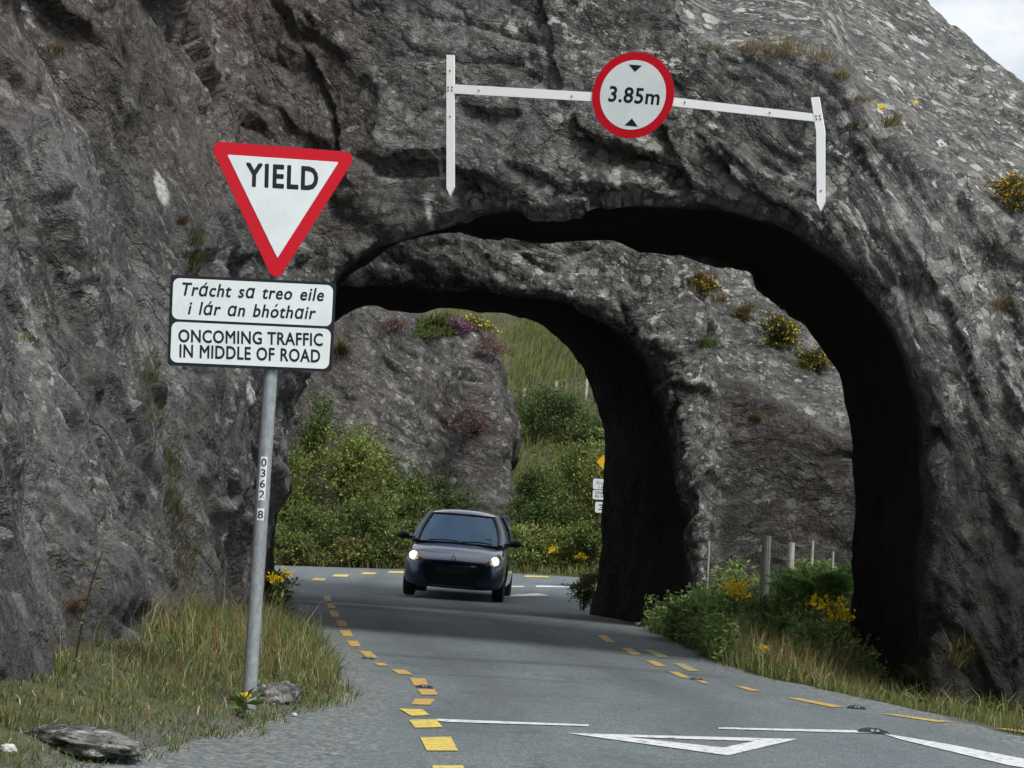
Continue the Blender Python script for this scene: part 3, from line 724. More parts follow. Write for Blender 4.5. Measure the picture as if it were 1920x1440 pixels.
def build_road():
    ys = np.concatenate([np.arange(-60, 6, 3), np.arange(6, 36, 0.12), np.arange(36, 58.2, 0.2)])
    n = 60
    V = []
    for y in ys:
        l = float(road_l(y))-0.16+0.07*math.sin(y*2.1)*math.sin(y*0.7+1)+0.03*math.sin(y*7.3); r = float(road_r(y))+0.12+0.05*math.sin(y*1.7+2)*math.sin(y*3.9)
        x = l+(r-l)*np.linspace(0, 1, n)
        V.append(np.stack([x, np.full(n, y), gbase(x, np.full(n, y))], 1))
    V = np.concatenate(V)
    i = np.arange(len(ys)-1)[:, None]*n+np.arange(n-1)[None, :]
    Q = np.stack([i, i+1, i+n+1, i+n], -1).reshape(-1, 4)
    x, y = V[:, 0], V[:, 1]
    el = ss(0.55, 0.1, x-road_l(y)-0.55*ss(17, 12, y)); er = ss(0.55, 0.05, road_r(y)-x)
    mid = 0.5*(np.interp(y, [11, 20, 28, 40, 50], [0.55, 0.75, -0.1, -1.0, -1.6])+np.interp(y, [11, 20, 28, 40, 50], [0.55, 0.75, -0.1, -1.0, -1.6]))
    tr = np.exp(-((np.abs(x-mid)-0.72)/0.28)**2)*ss(14, 18, y)
    seam = np.exp(-((y-24.3-0.25*np.sin(x*1.7))/0.35)**2)*ss(2.4, 1.6, x)*ss(-1.4, -0.9, x)*0.9+np.exp(-((y-21.3-0.2*np.sin(x*2.3+1))/0.12)**2)*ss(0.9, 0.4, x)*0.8
    rd = np_obj('road', V, Q, [asphalt_material()], smooth=True, attrs={'edge': ('FLOAT', np.clip(el+er, 0, 1)), 'track': ('FLOAT', tr), 'seam': ('FLOAT', np.clip(seam, 0, 1))})
    tag(rd, 'grey asphalt road running through both rock arches', 'road', kind='structure')
    M_Y = paint_material('yellow_road_paint', (0.72, 0.55, 0.10), 0.40)
    M_O = paint_material('amber_road_paint', (0.56, 0.36, 0.09), 0.41)
    M_Wt = paint_material('white_road_paint', (0.72, 0.74, 0.74), 0.40)
    M_F = paint_material('faded_road_paint', (0.36, 0.32, 0.14), 0.60)
    def mark(name, polys, mat, lift=0.005):
        bm = bmesh.new()
        for poly in polys:
            P = [hit(*p) for p in poly]
            vs = [bm.verts.new((a, b, float(gbase(a, b))+lift)) for a, b in P]
            bm.faces.new(vs)
        bmesh.ops.triangulate(bm, faces=bm.faces[:])
        bmesh.ops.recalc_face_normals(bm, faces=bm.faces[:])
        for f in bm.faces:
            if f.normal.z < 0: f.normal_flip()
        me = bpy.data.meshes.new(name); bm.to_mesh(me); bm.free(); me.materials.append(mat)
        o = link(bpy.data.objects.new(name, me), rd); o.visible_shadow = True
        return o
    left = [[(788, 1384), (845, 1383), (859, 1409), (800, 1409)], [(766, 1351), (818, 1350), (830, 1365), (778, 1366)], [(748, 1330), (792, 1331), (806, 1342), (772, 1344)],
            [(778, 1311), (816, 1312), (806, 1323), (771, 1322)], [(782, 1293), (814, 1293), (821, 1304), (790, 1304)], [(768, 1272), (797, 1273), (804, 1288), (776, 1286)],
            [(733, 1256), (760, 1257), (775, 1266), (748, 1265)], [(700, 1243), (720, 1244), (728, 1249), (708, 1249)], [(673, 1221), (695, 1222), (709, 1235), (688, 1234)],
            [(650, 1202), (670, 1202), (677, 1213), (657, 1213)], [(636, 1182), (656, 1182), (663, 1194), (643, 1194)], [(630, 1163), (646, 1164), (652, 1175), (634, 1175)], [(617, 1146), (632, 1147), (637, 1157), (622, 1157)],
            [(612, 1133), (626, 1133), (630, 1141), (616, 1141)], [(606, 1117), (619, 1118), (622, 1128), (609, 1128)], [(810, 1437), (868, 1437), (880, 1470), (822, 1470)]]
    for i, p in enumerate(left): mark('edge_dash', [p], M_Y if i in (0, 1, 2, 15) else M_O)
    right = [[(1119, 1192), (1136, 1192), (1154, 1205), (1138, 1205)], [(1164, 1215), (1183, 1216), (1203, 1228), (1184, 1228)], [(1210, 1239), (1228, 1240), (1250, 1250), (1231, 1250)],
             [(1254, 1260), (1272, 1261), (1295, 1272), (1276, 1271)], [(1304, 1276), (1318, 1277), (1332, 1283), (1318, 1282)], [(1376, 1287), (1395, 1288), (1427, 1297), (1406, 1296)],
             [(1472, 1309), (1498, 1310), (1584, 1326), (1560, 1327)], [(1650, 1339), (1676, 1340), (1782, 1354), (1756, 1355)], [(1862, 1366), (1890, 1367), (1990, 1380), (1960, 1381)]]
    for p in right: mark('edge_dash', [p], M_O)
    for p in ([(1206, 1219), (1226, 1220), (1256, 1233), (1234, 1233)], [(1262, 1244), (1282, 1245), (1312, 1259), (1290, 1259)]): mark('faded_dash', [p], M_F)
    far = [[(590, 1084), (612, 1085), (608, 1089), (582, 1088)], [(628, 1077), (656, 1078), (650, 1082), (622, 1081)], [(682, 1073), (706, 1074), (702, 1077), (676, 1077)], [(730, 1071), (758, 1072), (756, 1075), (726, 1074)],
           [(985, 1079), (1030, 1081), (1028, 1083), (983, 1082)]]
    for p in far: mark('edge_dash', [p], M_Y)
    mark('yield_triangle_marking', [[(1064, 1376), (1495, 1387), (1415, 1391), (1172, 1383)], [(1064, 1376), (1172, 1383), (1356, 1403), (1365, 1418)], [(1495, 1387), (1365, 1418), (1356, 1403), (1415, 1391)]], M_Wt)
    mark('stop_line', [[(816, 1349), (840, 1350), (1104, 1360), (1104, 1363), (840, 1355), (822, 1353)]], M_Wt)
    mark('stop_line', [[(1347, 1365), (1620, 1371), (1636, 1376), (1347, 1368)]], M_Wt)
    mark('centre_line', [[(1652, 1376), (1690, 1382), (1780, 1397), (1960, 1432), (1990, 1452), (1890, 1436), (1790, 1412), (1690, 1388)]], M_Wt)
    mark('centre_line', [[(938, 1116), (1010, 1113), (1030, 1117), (1012, 1117), (940, 1120)]], M_Wt)
    mark('stop_line', [[(950, 1099), (982, 1099), (982, 1101), (950, 1101)], [(1005, 1098), (1085, 1100), (1085, 1102), (1005, 1101)]], M_Wt)
    return rd
build_ground(); ROAD = build_road()
CLIFF_NEAR = near_rock(); CLIFF_FAR = far_arch(); OUTCROP = outcrop()
# ------------------------------------------------------------------ signs
def paint_mat(name, col, rough=0.4, metal=0.0, dirt=0.12, spec=0.5):
    m, t, b = new_mat(name)
    co = obj_co(t)
    n = t.noise(co, 6.0, 5.0, 0.7)
    c = t.mix(t.ramp(n, [(0.45, 0.0), (0.75, dirt)]), col, tuple(x*0.45+0.02 for x in col))
    t.set(b.inputs['Base Color'], c); b.inputs['Metallic'].default_value = metal
    t.set(b.inputs['Roughness'], t.ramp(n, [(0.3, max(0.03, rough-0.06)), (0.7, min(1.0, rough+0.1))]))
    b.inputs['Specular IOR Level'].default_value = spec
    return m
M_WHITE = paint_mat('white_reflective_sheet', (0.66, 0.715, 0.72), 0.5, 0, 0.22, 0.25)
M_RED = paint_mat('red_reflective_sheet', (0.50, 0.004, 0.016), 0.5, 0, 0.10, 0.2)
M_BLACK = paint_mat('black_sign_paint', (0.010, 0.014, 0.020), 0.5, 0, 0.2, 0.2)
M_POSTW = paint_mat('white_painted_metal', (0.90, 0.92, 0.93), 0.45, 0, 0.12)
M_SCREW = paint_mat('dull_screw_metal', (0.10, 0.10, 0.11), 0.5, 0.6, 0.2)
M_YELLOW = paint_mat('yellow_reflective_sheet', (0.72, 0.42, 0.01), 0.45, 0, 0.2)
M_BACK = paint_mat('bare_aluminium', (0.36, 0.37, 0.38), 0.45, 0.7, 0.3)
def galv():
    m, t, b = new_mat('galvanised_steel')
    co = obj_co(t)
    n = t.noise(t.scale(co, 1, 1, 0.35), 30.0, 5.0, 0.7); v = t.ramp(t.new('ShaderNodeSeparateColor', {0: t.voro(co, 60.0, out='Color')}).outputs[0], [(0.0, 0.55), (1.0, 1.2)])
    c = t.ramp(n, [(0.3, (0.22, 0.245, 0.26)), (0.6, (0.34, 0.37, 0.385)), (0.8, (0.46, 0.48, 0.49))])
    c = t.mix(0.25, c, t.mix(1.0, c, v, 'MULTIPLY'))
    t.set(b.inputs['Base Color'], c); b.inputs['Metallic'].default_value = 0.35; b.inputs['Roughness'].default_value = 0.5
    return m
M_GALV = galv()

def text_geo(body, shear=0.0, bold=0.0, res=3, spacing=1.0, word=1.0):
    """font outline -> flat mesh arrays (x, y, lift); the stroke is thickened by laying nudged copies a hair apart"""
    cu = bpy.data.curves.new('txt', 'FONT'); cu.body = body; cu.shear = shear; cu.resolution_u = res
    cu.space_character = spacing; cu.space_word = word; cu.fill_mode = 'FRONT'
    ob = bpy.data.objects.new('txt', cu); COL.objects.link(ob)
    dg = bpy.context.evaluated_depsgraph_get()
    me = bpy.data.meshes.new_from_object(ob.evaluated_get(dg))
    V = [(v.co.x, v.co.y) for v in me.vertices]; Fc = [tuple(p.vertices) for p in me.polygons]
    bpy.data.objects.remove(ob); bpy.data.curves.remove(cu); bpy.data.meshes.remove(me)
    OV, OF = [], []
    for k in range(9 if bold > 0 else 1):
        dx, dy = (0, 0) if k == 0 else (bold*math.cos(k*math.pi/4+0.4), bold*math.sin(k*math.pi/4+0.4))
        n0 = len(OV); OV += [(x+dx, y+dy, k*0.00006) for x, y in V]; OF += [tuple(i+n0 for i in f) for f in Fc]
    return np.array(OV), OF
def lettering(name, lines, to3d, mat, parent):
    """lines: (text, slant, weight, (left end, right end, capital height)) in board coordinates; one mesh for each line"""
    for ln in lines:
        bm = bmesh.new()
        text, sh, bo, (pl, pr, caph) = ln[:4]
        kw = ln[4] if len(ln) > 4 else {}
        V, Fc = text_geo(text, sh, bo, **kw)
        ref, _ = text_geo('H', 0, 0)
        capn = ref[:, 1].max()
        x0, x1 = V[:, 0].min(), V[:, 0].max()
        pl = np.array(pl); pr = np.array(pr); ax = (pr-pl)/(x1-x0); ln_ = np.linalg.norm(pr-pl)
        up = np.array([-(pr-pl)[1], (pr-pl)[0]])/ln_*(caph/capn)
        vs = []
        for v in V:
            q = pl+ax*(v[0]-x0)+up*v[1]
            vs.append(bm.verts.new(to3d(q[0], q[1])+Vector((0, -v[2], 0))))
        for f in Fc:
            try: bm.faces.new([vs[i] for i in f])
            except ValueError: pass
        me = bpy.data.meshes.new(name); bm.to_mesh(me); bm.free(); me.materials.append(mat)
        link(bpy.data.objects.new(name, me), parent)
def round_poly(pts, r, seg=6):
    """rounded corners on a 2-D polygon"""
    out = []; n = len(pts); P = [np.array(p, float) for p in pts]
    for i in range(n):
        a, b, c = P[i-1], P[i], P[(i+1) % n]
        u = (a-b)/np.linalg.norm(a-b); v = (c-b)/np.linalg.norm(c-b)
        ang = math.acos(np.clip(np.dot(u, v), -1, 1)); t = r/math.tan(ang/2)
        cen = b+(u+v)/np.linalg.norm(u+v)*r/math.sin(ang/2)
        p0, p1 = b+u*t, b+v*t
        a0 = math.atan2(*(p0-cen)[::-1]); a1 = math.atan2(*(p1-cen)[::-1])
        da = (a1-a0+math.pi) % (2*math.pi)-math.pi
        for k in range(seg+1):
            an = a0+da*k/seg; out.append(cen+r*np.array([math.cos(an), math.sin(an)]))
    return out
class Plane:
    """an upright board: plane y = a + b*x; coordinates (s along, z up); local frame origin at o"""
    def __init__(s, a, b, o):
        s.a, s.b, s.o = a, b, np.array(o, float)
        s.e = np.array([1, b, 0])/math.sqrt(1+b*b); s.n = np.array([b, -1, 0])/math.sqrt(1+b*b)   # n points to the viewer
        m = Matrix.Identity(4)
        for r in range(3): m[r][0] = s.e[r]; m[r][1] = (0, 0, 1)[r]; m[r][2] = s.n[r]
        m[1][3] = a+b*o[0]-o[1]
        s.o = s.o+np.array([0, m[1][3], 0]); s.sh = np.array([0, m[1][3], 0])
        s.M = m          # (along, up, out) -> offset from the thing's base
    def px(s, x, y):
        p = Wp(x, y, s.a, s.b)-s.o; return np.array([p.dot(s.e), p[2]])
    def at(s, out): return lambda a, b: Vector(s.e*a+s.n*out+np.array([0, 0, b])+s.sh)

def yield_sign():
    d = 15.1
    base = W(468, 1304, d); base[2] = float(ground(base[0], base[1]))-0.02
    root = empty('yield_sign', tuple(base))
    tag(root, 'red and white triangular yield sign over a two panel text plate on a galvanised pole', 'road sign')
    bfac = math.tan(R(17))
    yc = base[1]-0.055
    pl = Plane(yc-bfac*base[0], bfac, base)
    top = W(520, 505, d)-base
    mb = MB(); mb.tube([(0, 0, -0.1), (top[0]*0.5, 0, top[2]*0.5), (top[0], 0, top[2])], 0.0375, 20)
    mb.build('pole', M_GALV, root, smooth=True)
    # triangle
    tri = [pl.px(391, 264), pl.px(672, 286), pl.px(516, 534)]
    outer = round_poly(tri, 0.042, 8); inner = round_poly([pl.px(426, 290), pl.px(635, 304), pl.px(520, 484)], 0.004, 2)
    mb = MB(); mb.prism(outer, -0.004, 0.0, pl.M); tp = mb.build('triangle_plate', M_RED, root)
    mb = MB(); mb.prism(inner, 0.0005, 0.0025, pl.M); mb.build('white_panel', M_WHITE, tp)
    for s_ in (0.02, 0.42):
        mb = MB(); mb.box((0, 0, 0), (0.10, 0.03, 0.025), Matrix.Translation(Vector(top)-Vector((0, 0, s_)) + Vector((0, -0.018, 0))))
        mb.build('bracket', M_GALV, root)
    L = lambda x0, y0, x1, y1: (pl.px(x0, y0), pl.px(x1, y1))
    def line(text, x0, y0, x1, y1, cap, sh=0, bo=0.018, **kw):
        a, b = L(x0, y0, x1, y1); return (text, sh, bo, (a, b, cap/ (F/d)), kw)
    lettering('lettering', [line('YIELD', 460, 348, 596, 356, 41, 0, 0.034, spacing=1.14)], pl.at(0.0032), M_BLACK, tp)
    # text plate
    pq = [pl.px(320, 515), pl.px(631, 530), pl.px(622, 697), pl.px(314, 685)]
    mb = MB(); mb.prism(round_poly(pq, 0.02, 5), -0.004, 0.0, pl.M); pt = mb.build('text_plate', M_BLACK, root)
    for q in ([(325, 521), (625, 535), (621, 612), (322, 598)], [(322, 603), (621, 617), (616, 692), (319, 679)]):
        mb = MB(); mb.prism(round_poly([pl.px(*p) for p in q], 0.035, 6), 0.0005, 0.0025, pl.M); mb.build('white_panel', M_WHITE, pt)
    lettering('lettering', [line('Trɑcht sɑ treo eile', 341, 553.5, 607, 564.5, 23, 0.21, 0.022, spacing=1.10, word=1.35),
                            line('i lɑr ɑn bhothɑir', 352, 589, 592, 598.5, 23, 0.21, 0.022, spacing=1.10, word=1.3),
                            line('ONCOMING TRAFFIC', 334, 641, 605, 648.5, 22.5, 0, 0.026, spacing=1.06),
                            line('IN MIDDLE OF ROAD', 336, 669.5, 600, 679.5, 23, 0, 0.026, spacing=1.06, word=1.1)], pl.at(0.0032), M_BLACK, pt)
    # the accents of the Irish text, set over their letters
    kw = {'spacing': 1.10}
    for full, pre, x0, y0, x1, y1, wd in (('Trɑcht sɑ treo eile', 'Tr', 341, 553.5, 607, 564.5, 1.35), ('i lɑr ɑn bhothɑir', 'i l', 352, 589, 592, 598.5, 1.3), ('i lɑr ɑn bhothɑir', 'i lɑr ɑn bh', 352, 589, 592, 598.5, 1.3)):
        ext = lambda tx: (lambda V: (V[:, 0].min(), V[:, 0].max()))(text_geo(tx, 0.21, 0.0, spacing=1.10, word=wd)[0])
        f0, f1 = ext(full); c_ = 0.5*(ext(pre)[1]+ext(pre+full[len(pre)])[1])
        t_ = (c_-f0)/(f1-f0); pa, pb = pl.px(x0, y0), pl.px(x1, y1); q_ = pa+(pb-pa)*t_
        c0 = (q_[0]+0.010, q_[1]+0.064); h = 0.011; w = 0.0075
        mb = MB(); mb.prism([(c0[0]-w*1.1, c0[1]-h*0.6), (c0[0]-w*0.1, c0[1]-h*0.8), (c0[0]+w*1.3, c0[1]+h*0.7), (c0[0]+w*0.3, c0[1]+h*0.9)], 0.0026, 0.0034, pl.M)
        mb.build('accent', M_BLACK, pt)
    # pole number labels wrapped on the front of the pole
    def label(y0, y1, chars):
        zc0 = W(490, y0, d)[2]-base[2]; zc1 = W(490, y1, d)[2]-base[2]
        ax = lambda z: top[0]*z/top[2]
        mb = MB(); rad = 0.0385; n = 8
        rows = []
        for z in (zc0, zc1):
            rows.append([mb.bm.verts.new((ax(z)+rad*math.sin(-0.52+0.98*k/n), -rad*math.cos(-0.52+0.98*k/n), z)) for k in range(n+1)])
        for k in range(n): mb.bm.faces.new((rows[0][k], rows[0][k+1], rows[1][k+1], rows[1][k]))
        lb = mb.build('number_label', M_WHITE, root, smooth=True)
        bm = bmesh.new()
        for ch, yc_ in chars:
            V, Fc = text_geo(ch, 0, 0.01); zc = W(490, yc_, d)[2]-base[2]
            sc = 0.042/(V[:, 1].max()-V[:, 1].min()); cx = 0.5*(V[:, 0].max()+V[:, 0].min()); cy = 0.5*(V[:, 1].max()+V[:, 1].min())
            vs = []
            for v in V:
                rr_ = 0.0393+v[2]; an = -0.03+(v[0]-cx)*sc*1.12/rr_; z = zc+(v[1]-cy)*sc
                vs.append(bm.verts.new((ax(z)+rr_*math.sin(an), -rr_*math.cos(an), z)))
            for f in Fc: bm.faces.new([vs[i] for i in f])
        me = bpy.data.meshes.new('lettering'); bm.to_mesh(me); bm.free(); me.materials.append(M_BLACK)
        link(bpy.data.objects.new('lettering', me), lb)
    label(856, 938, [('0', 867), ('3', 887), ('6', 907), ('2', 927)])
    label(953, 976, [('8', 965)])
    return root
def height_sign():
    a, b = A1-0.42, B1
    c = Wp(1189, 178, a, b)
    root = empty('height_limit_sign', tuple(c))
    tag(root, 'round 3.85m height limit sign on a white bar frame above the near arch', 'height sign')
    pl = Plane(a, b, c)
    def board(name, q, o0, o1, parent=root, mat=M_POSTW):
        mb = MB(); mb.prism([pl.px(*p) for p in q][::-1], o0, o1, pl.M); return mb.build(name, mat, parent)
    p1 = board('marker_post', [(838, 103), (852, 103.5), (852, 352), (845, 368), (838, 353)], -0.012, 0.012)
    p2 = board('marker_post', [(1521, 183), (1536, 182), (1547, 246), (1547, 380), (1539.5, 396), (1532, 381), (1531, 248)], -0.012, 0.012)
    b1 = board('crossbar', [(852.5, 158.5), (1125, 174), (1125, 191), (852.5, 175.5)], -0.012, 0.010)
    b2 = board('crossbar', [(1255, 182), (1524, 213), (1528, 228), (1255, 198.5)], -0.012, 0.010)
    def screws(parent, pts):
        mb = MB()
        for p in pts:
            q = pl.px(*p)
            mb.prism([(q[0]+0.0075*math.cos(k*math.pi/4), q[1]+0.0075*math.sin(k*math.pi/4)) for k in range(8)], 0.0125, 0.018, pl.M)
        o = mb.build('screw', M_SCREW, parent); return o
    for par, pts in ((p1, [(845, 133), (841.5, 164), (848.5, 164), (841.5, 170), (848.5, 170), (845, 219)]), (b1, [(899, 170), (1073, 181)]),
                     (b2, [(1285, 192), (1444, 212)]), (p2, [(1531, 218), (1538, 217.5), (1532, 224), (1539, 223.5), (1540, 358)])):
        for p in pts: screws(par, [p])
    # stand-off brackets back to the rock
    for p in ((845, 210), (845, 320), (1539, 330), (1529, 200), (1000, 174), (1400, 205), (1189, 178)):
        q = pl.px(*p); mb = MB(); w_ = pl.M @ Vector((q[0], q[1], -0.012)); mb.box((w_.x, w_.y+0.28, w_.z), (0.022, 0.56, 0.03))
        mb.build('bracket', M_GALV, root)
    # disc
    cen = pl.px(1188.5, 179); rad = (pl.px(1265, 180)-pl.px(1112, 179))[0]/2
    rz = (pl.px(1188, 98)-pl.px(1188, 260))[1]/2
    r = 0.5*(rad+rz)
    el = lambda f: [(cen[0]+rad*f*math.cos(k*2*math.pi/64), cen[1]+rz*f*math.sin(k*2*math.pi/64)) for k in range(64)]
    mb = MB(); mb.prism(el(1.0), 0.02, 0.026, pl.M); dp = mb.build('disc_plate', M_RED, root)
    mb = MB(); mb.prism(el(0.805), 0.0265, 0.0285, pl.M); mb.build('white_panel', M_WHITE, dp)
    for q in ([(1181, 122), (1206, 124), (1192.5, 136)], [(1173, 236), (1198, 238.5), (1187, 223)]):
        mb = MB(); mb.prism([pl.px(*p) for p in q], 0.0287, 0.030, pl.M)
        mb.build('arrow_symbol', M_BLACK, dp)
    pa, pb = pl.px(1142, 190.5), pl.px(1237.5, 197.5)
    lettering('lettering', [('3.85m', 0, 0.022, (pa, pb, 27.5*26.1/F), {'spacing': 1.06})], pl.at(0.0292), M_BLACK, dp)
    return root
def distant_signs():
    d = 52.0
    base = W(1160, 1100, d); base[2] = float(ground(base[0], base[1]))
    root = empty('distant_road_sign', tuple(base))
    tag(root, 'signpost past the second arch, half hidden by its dark rock edge, with white text plates', 'road sign')
    pl = Plane(base[1]-0.05, 0.0, base)
    mb = MB(); mb.tube([(0, 0, -0.2), (0, 0, W(1160, 840, d)[2]-base[2])], 0.038, 12); mb.build('pole', M_GALV, root, smooth=True)
    def plate(name, q, r):
        mb = MB(); mb.prism(round_poly([pl.px(*p) for p in q], r, 4), -0.004, 0.0, pl.M); return mb.build(name, M_BLACK, root)
    def panel(par, q, r):
        mb = MB(); mb.prism(round_poly([pl.px(*p) for p in q], r, 4), 0.001, 0.003, pl.M); mb.build('white_panel', M_WHITE, par)
    p = plate('text_plate', [(1110.5, 895), (1203, 901), (1201, 943), (1110, 937)], 0.03)
    panel(p, [(1112, 897), (1201, 902.5), (1200.5, 921), (1111.5, 917)], 0.03); panel(p, [(1111.5, 918.5), (1200.5, 922.5), (1200, 941), (1111, 936)], 0.03)
    s = F/d
    lettering('lettering', [('ONCOMING TRAFFIC', 0, 0.012, (pl.px(1115, 926), pl.px(1196, 930), 5.2/s)), ('IN MIDDLE OF ROAD', 0, 0.012, (pl.px(1115.5, 933), pl.px(1195, 937), 5.2/s)),
                            ('Trɑcht sɑ treo eile', 0.2, 0.012, (pl.px(1118, 908), pl.px(1197, 912), 5/s)), ('i lɑr ɑn bhothɑir', 0.2, 0.012, (pl.px(1122, 915.5), pl.px(1193, 919), 5/s))], pl.at(0.0036), M_BLACK, p)
    p = plate('symbol_plate', [(1114.5, 939), (1200, 944), (1199, 966), (1114, 962)], 0.03)
    panel(p, [(1116, 940.5), (1198.5, 945.5), (1197.5, 964), (1115.5, 961)], 0.03)
    lettering('lettering', [('3.85m', 0, 0.02, (pl.px(1122, 956), pl.px(1190, 960), 10/s))], pl.at(0.0036), M_BLACK, p)
    cc = pl.px(1160, 868); e = 42/s
    mb = MB(); mb.prism(round_poly([(cc[0]-e, cc[1]), (cc[0], cc[1]-e), (cc[0]+e, cc[1]), (cc[0], cc[1]+e)], 0.03, 4), -0.004, 0.0, pl.M); p = mb.build('diamond_plate', M_YELLOW, root)
    mb = MB(); w = 3/s
    mb.prism([(cc[0]-e*0.62, cc[1]-e*0.02), (cc[0]-e*0.55, cc[1]-e*0.12), (cc[0]+e*0.4, cc[1]+e*0.28), (cc[0]+e*0.34, cc[1]+e*0.38)], 0.001, 0.003, pl.M)
    mb.build('arrow_symbol', M_BLACK, p)
    return root
yield_sign(); height_sign(); distant_signs()

# ------------------------------------------------------------------ road studs
M_STUD = paint_mat('dark_stud_rubber', (0.03, 0.035, 0.045), 0.5, 0, 0.3)
M_LENS = paint_mat('stud_lens', (0.45, 0.45, 0.42), 0.15, 0, 0.1)
stud0 = None
for i, (px, py, sc, lab) in enumerate([(1638, 1375, 1.0, 'dark road stud at the join of the white lines, in the foreground'), (796, 1290, 0.6, 'amber road stud on the left dashed line before the near arch'),
                                  (690, 1236, 0.55, 'road stud on the left dashed line beyond the grass tip'), (1306, 1275, 0.55, 'road stud beside the right dashed line near the ferns'),
                                  (1606, 1329, 0.7, 'road stud at the foot of the right arch pillar')]):
    x, y = hit(px, py)
    if stud0 is None:
        root = empty('road_stud', (0, 0, 0))
        mb = MB(); mb.prism([(-0.10, 0), (-0.075, 0.018), (-0.03, 0.028), (0.03, 0.028), (0.075, 0.018), (0.10, 0)], -0.055, 0.055, Matrix.Rotation(R(90), 4, 'X')); mb.build('casing', M_STUD, root)
        mb = MB(); mb.box((-0.016, -0.057, 0.017), (0.02, 0.006, 0.012)); mb.box((0.016, -0.057, 0.017), (0.02, 0.006, 0.012)); mb.build('reflector', M_LENS, root)
        stud0 = root; o = root
    else:
        o = stud0.copy(); COL.objects.link(o)
        for ch in stud0.children:
            c_ = ch.copy(); COL.objects.link(c_); c_.parent = o
    o.location = (x, y, float(gbase(x, y))+0.004); o.scale = (sc, sc, sc)
    tag(o, lab, 'road stud', 'reflective road studs')
# ------------------------------------------------------------------ car
def car_paint():
    m, t, b = new_mat('graphite_car_paint')
    co = obj_co(t)
    fl = t.voro(co, 900.0, out='Color')
    c = t.mix(0.25, (0.018, 0.036, 0.090), t.mix(1.0, (0.040, 0.070, 0.155), fl, 'MULTIPLY'))
    t.set(b.inputs['Base Color'], c); b.inputs['Metallic'].default_value = 0.5; b.inputs['Roughness'].default_value = 0.30
    b.inputs['Coat Weight'].default_value = 0.8; b.inputs['Coat Roughness'].default_value = 0.05
    t.set(b.inputs['Normal'], t.bump(t.noise(co, 2.5, 2.0), 0.02, 0.05))
    return m
def glass_mat():
    m, t, b = new_mat('tinted_glass')
    nt = m.node_tree; out = nt.nodes['Material Output']
    tr = t.new('ShaderNodeBsdfTransparent', {'Color': (0.26, 0.40, 0.62, 1)}); gl = t.new('ShaderNodeBsdfGlossy', {'Color': (0.45, 0.68, 1.0, 1), 'Roughness': 0.03})
    fr = t.new('ShaderNodeFresnel', {'IOR': 1.9})
    mx = nt.nodes.new('ShaderNodeMixShader'); t.set(mx.inputs[0], fr.outputs[0]); t.set(mx.inputs[1], tr.outputs[0]); t.set(mx.inputs[2], gl.outputs[0])
    nt.links.new(mx.outputs[0], out.inputs['Surface']); nt.nodes.remove(b)
    return m
def lens_mat():
    m, t, b = new_mat('clear_lens')
    nt = m.node_tree; out = nt.nodes['Material Output']
    tr = t.new('ShaderNodeBsdfTransparent', {'Color': (0.93, 0.95, 0.97, 1)}); gl = t.new('ShaderNodeBsdfGlossy', {'Roughness': 0.04})
    fr = t.new('ShaderNodeFresnel', {'IOR': 1.45})
    mx = nt.nodes.new('ShaderNodeMixShader'); t.set(mx.inputs[0], fr.outputs[0]); t.set(mx.inputs[1], tr.outputs[0]); t.set(mx.inputs[2], gl.outputs[0])
    nt.links.new(mx.outputs[0], out.inputs['Surface']); nt.nodes.remove(b)
    return m
def emit_mat(name, col, s):
    m, t, b = new_mat(name); b.inputs['Base Color'].default_value = (*col, 1)
    b.inputs['Emission Color'].default_value = (*col, 1); b.inputs['Emission Strength'].default_value = s
    return m
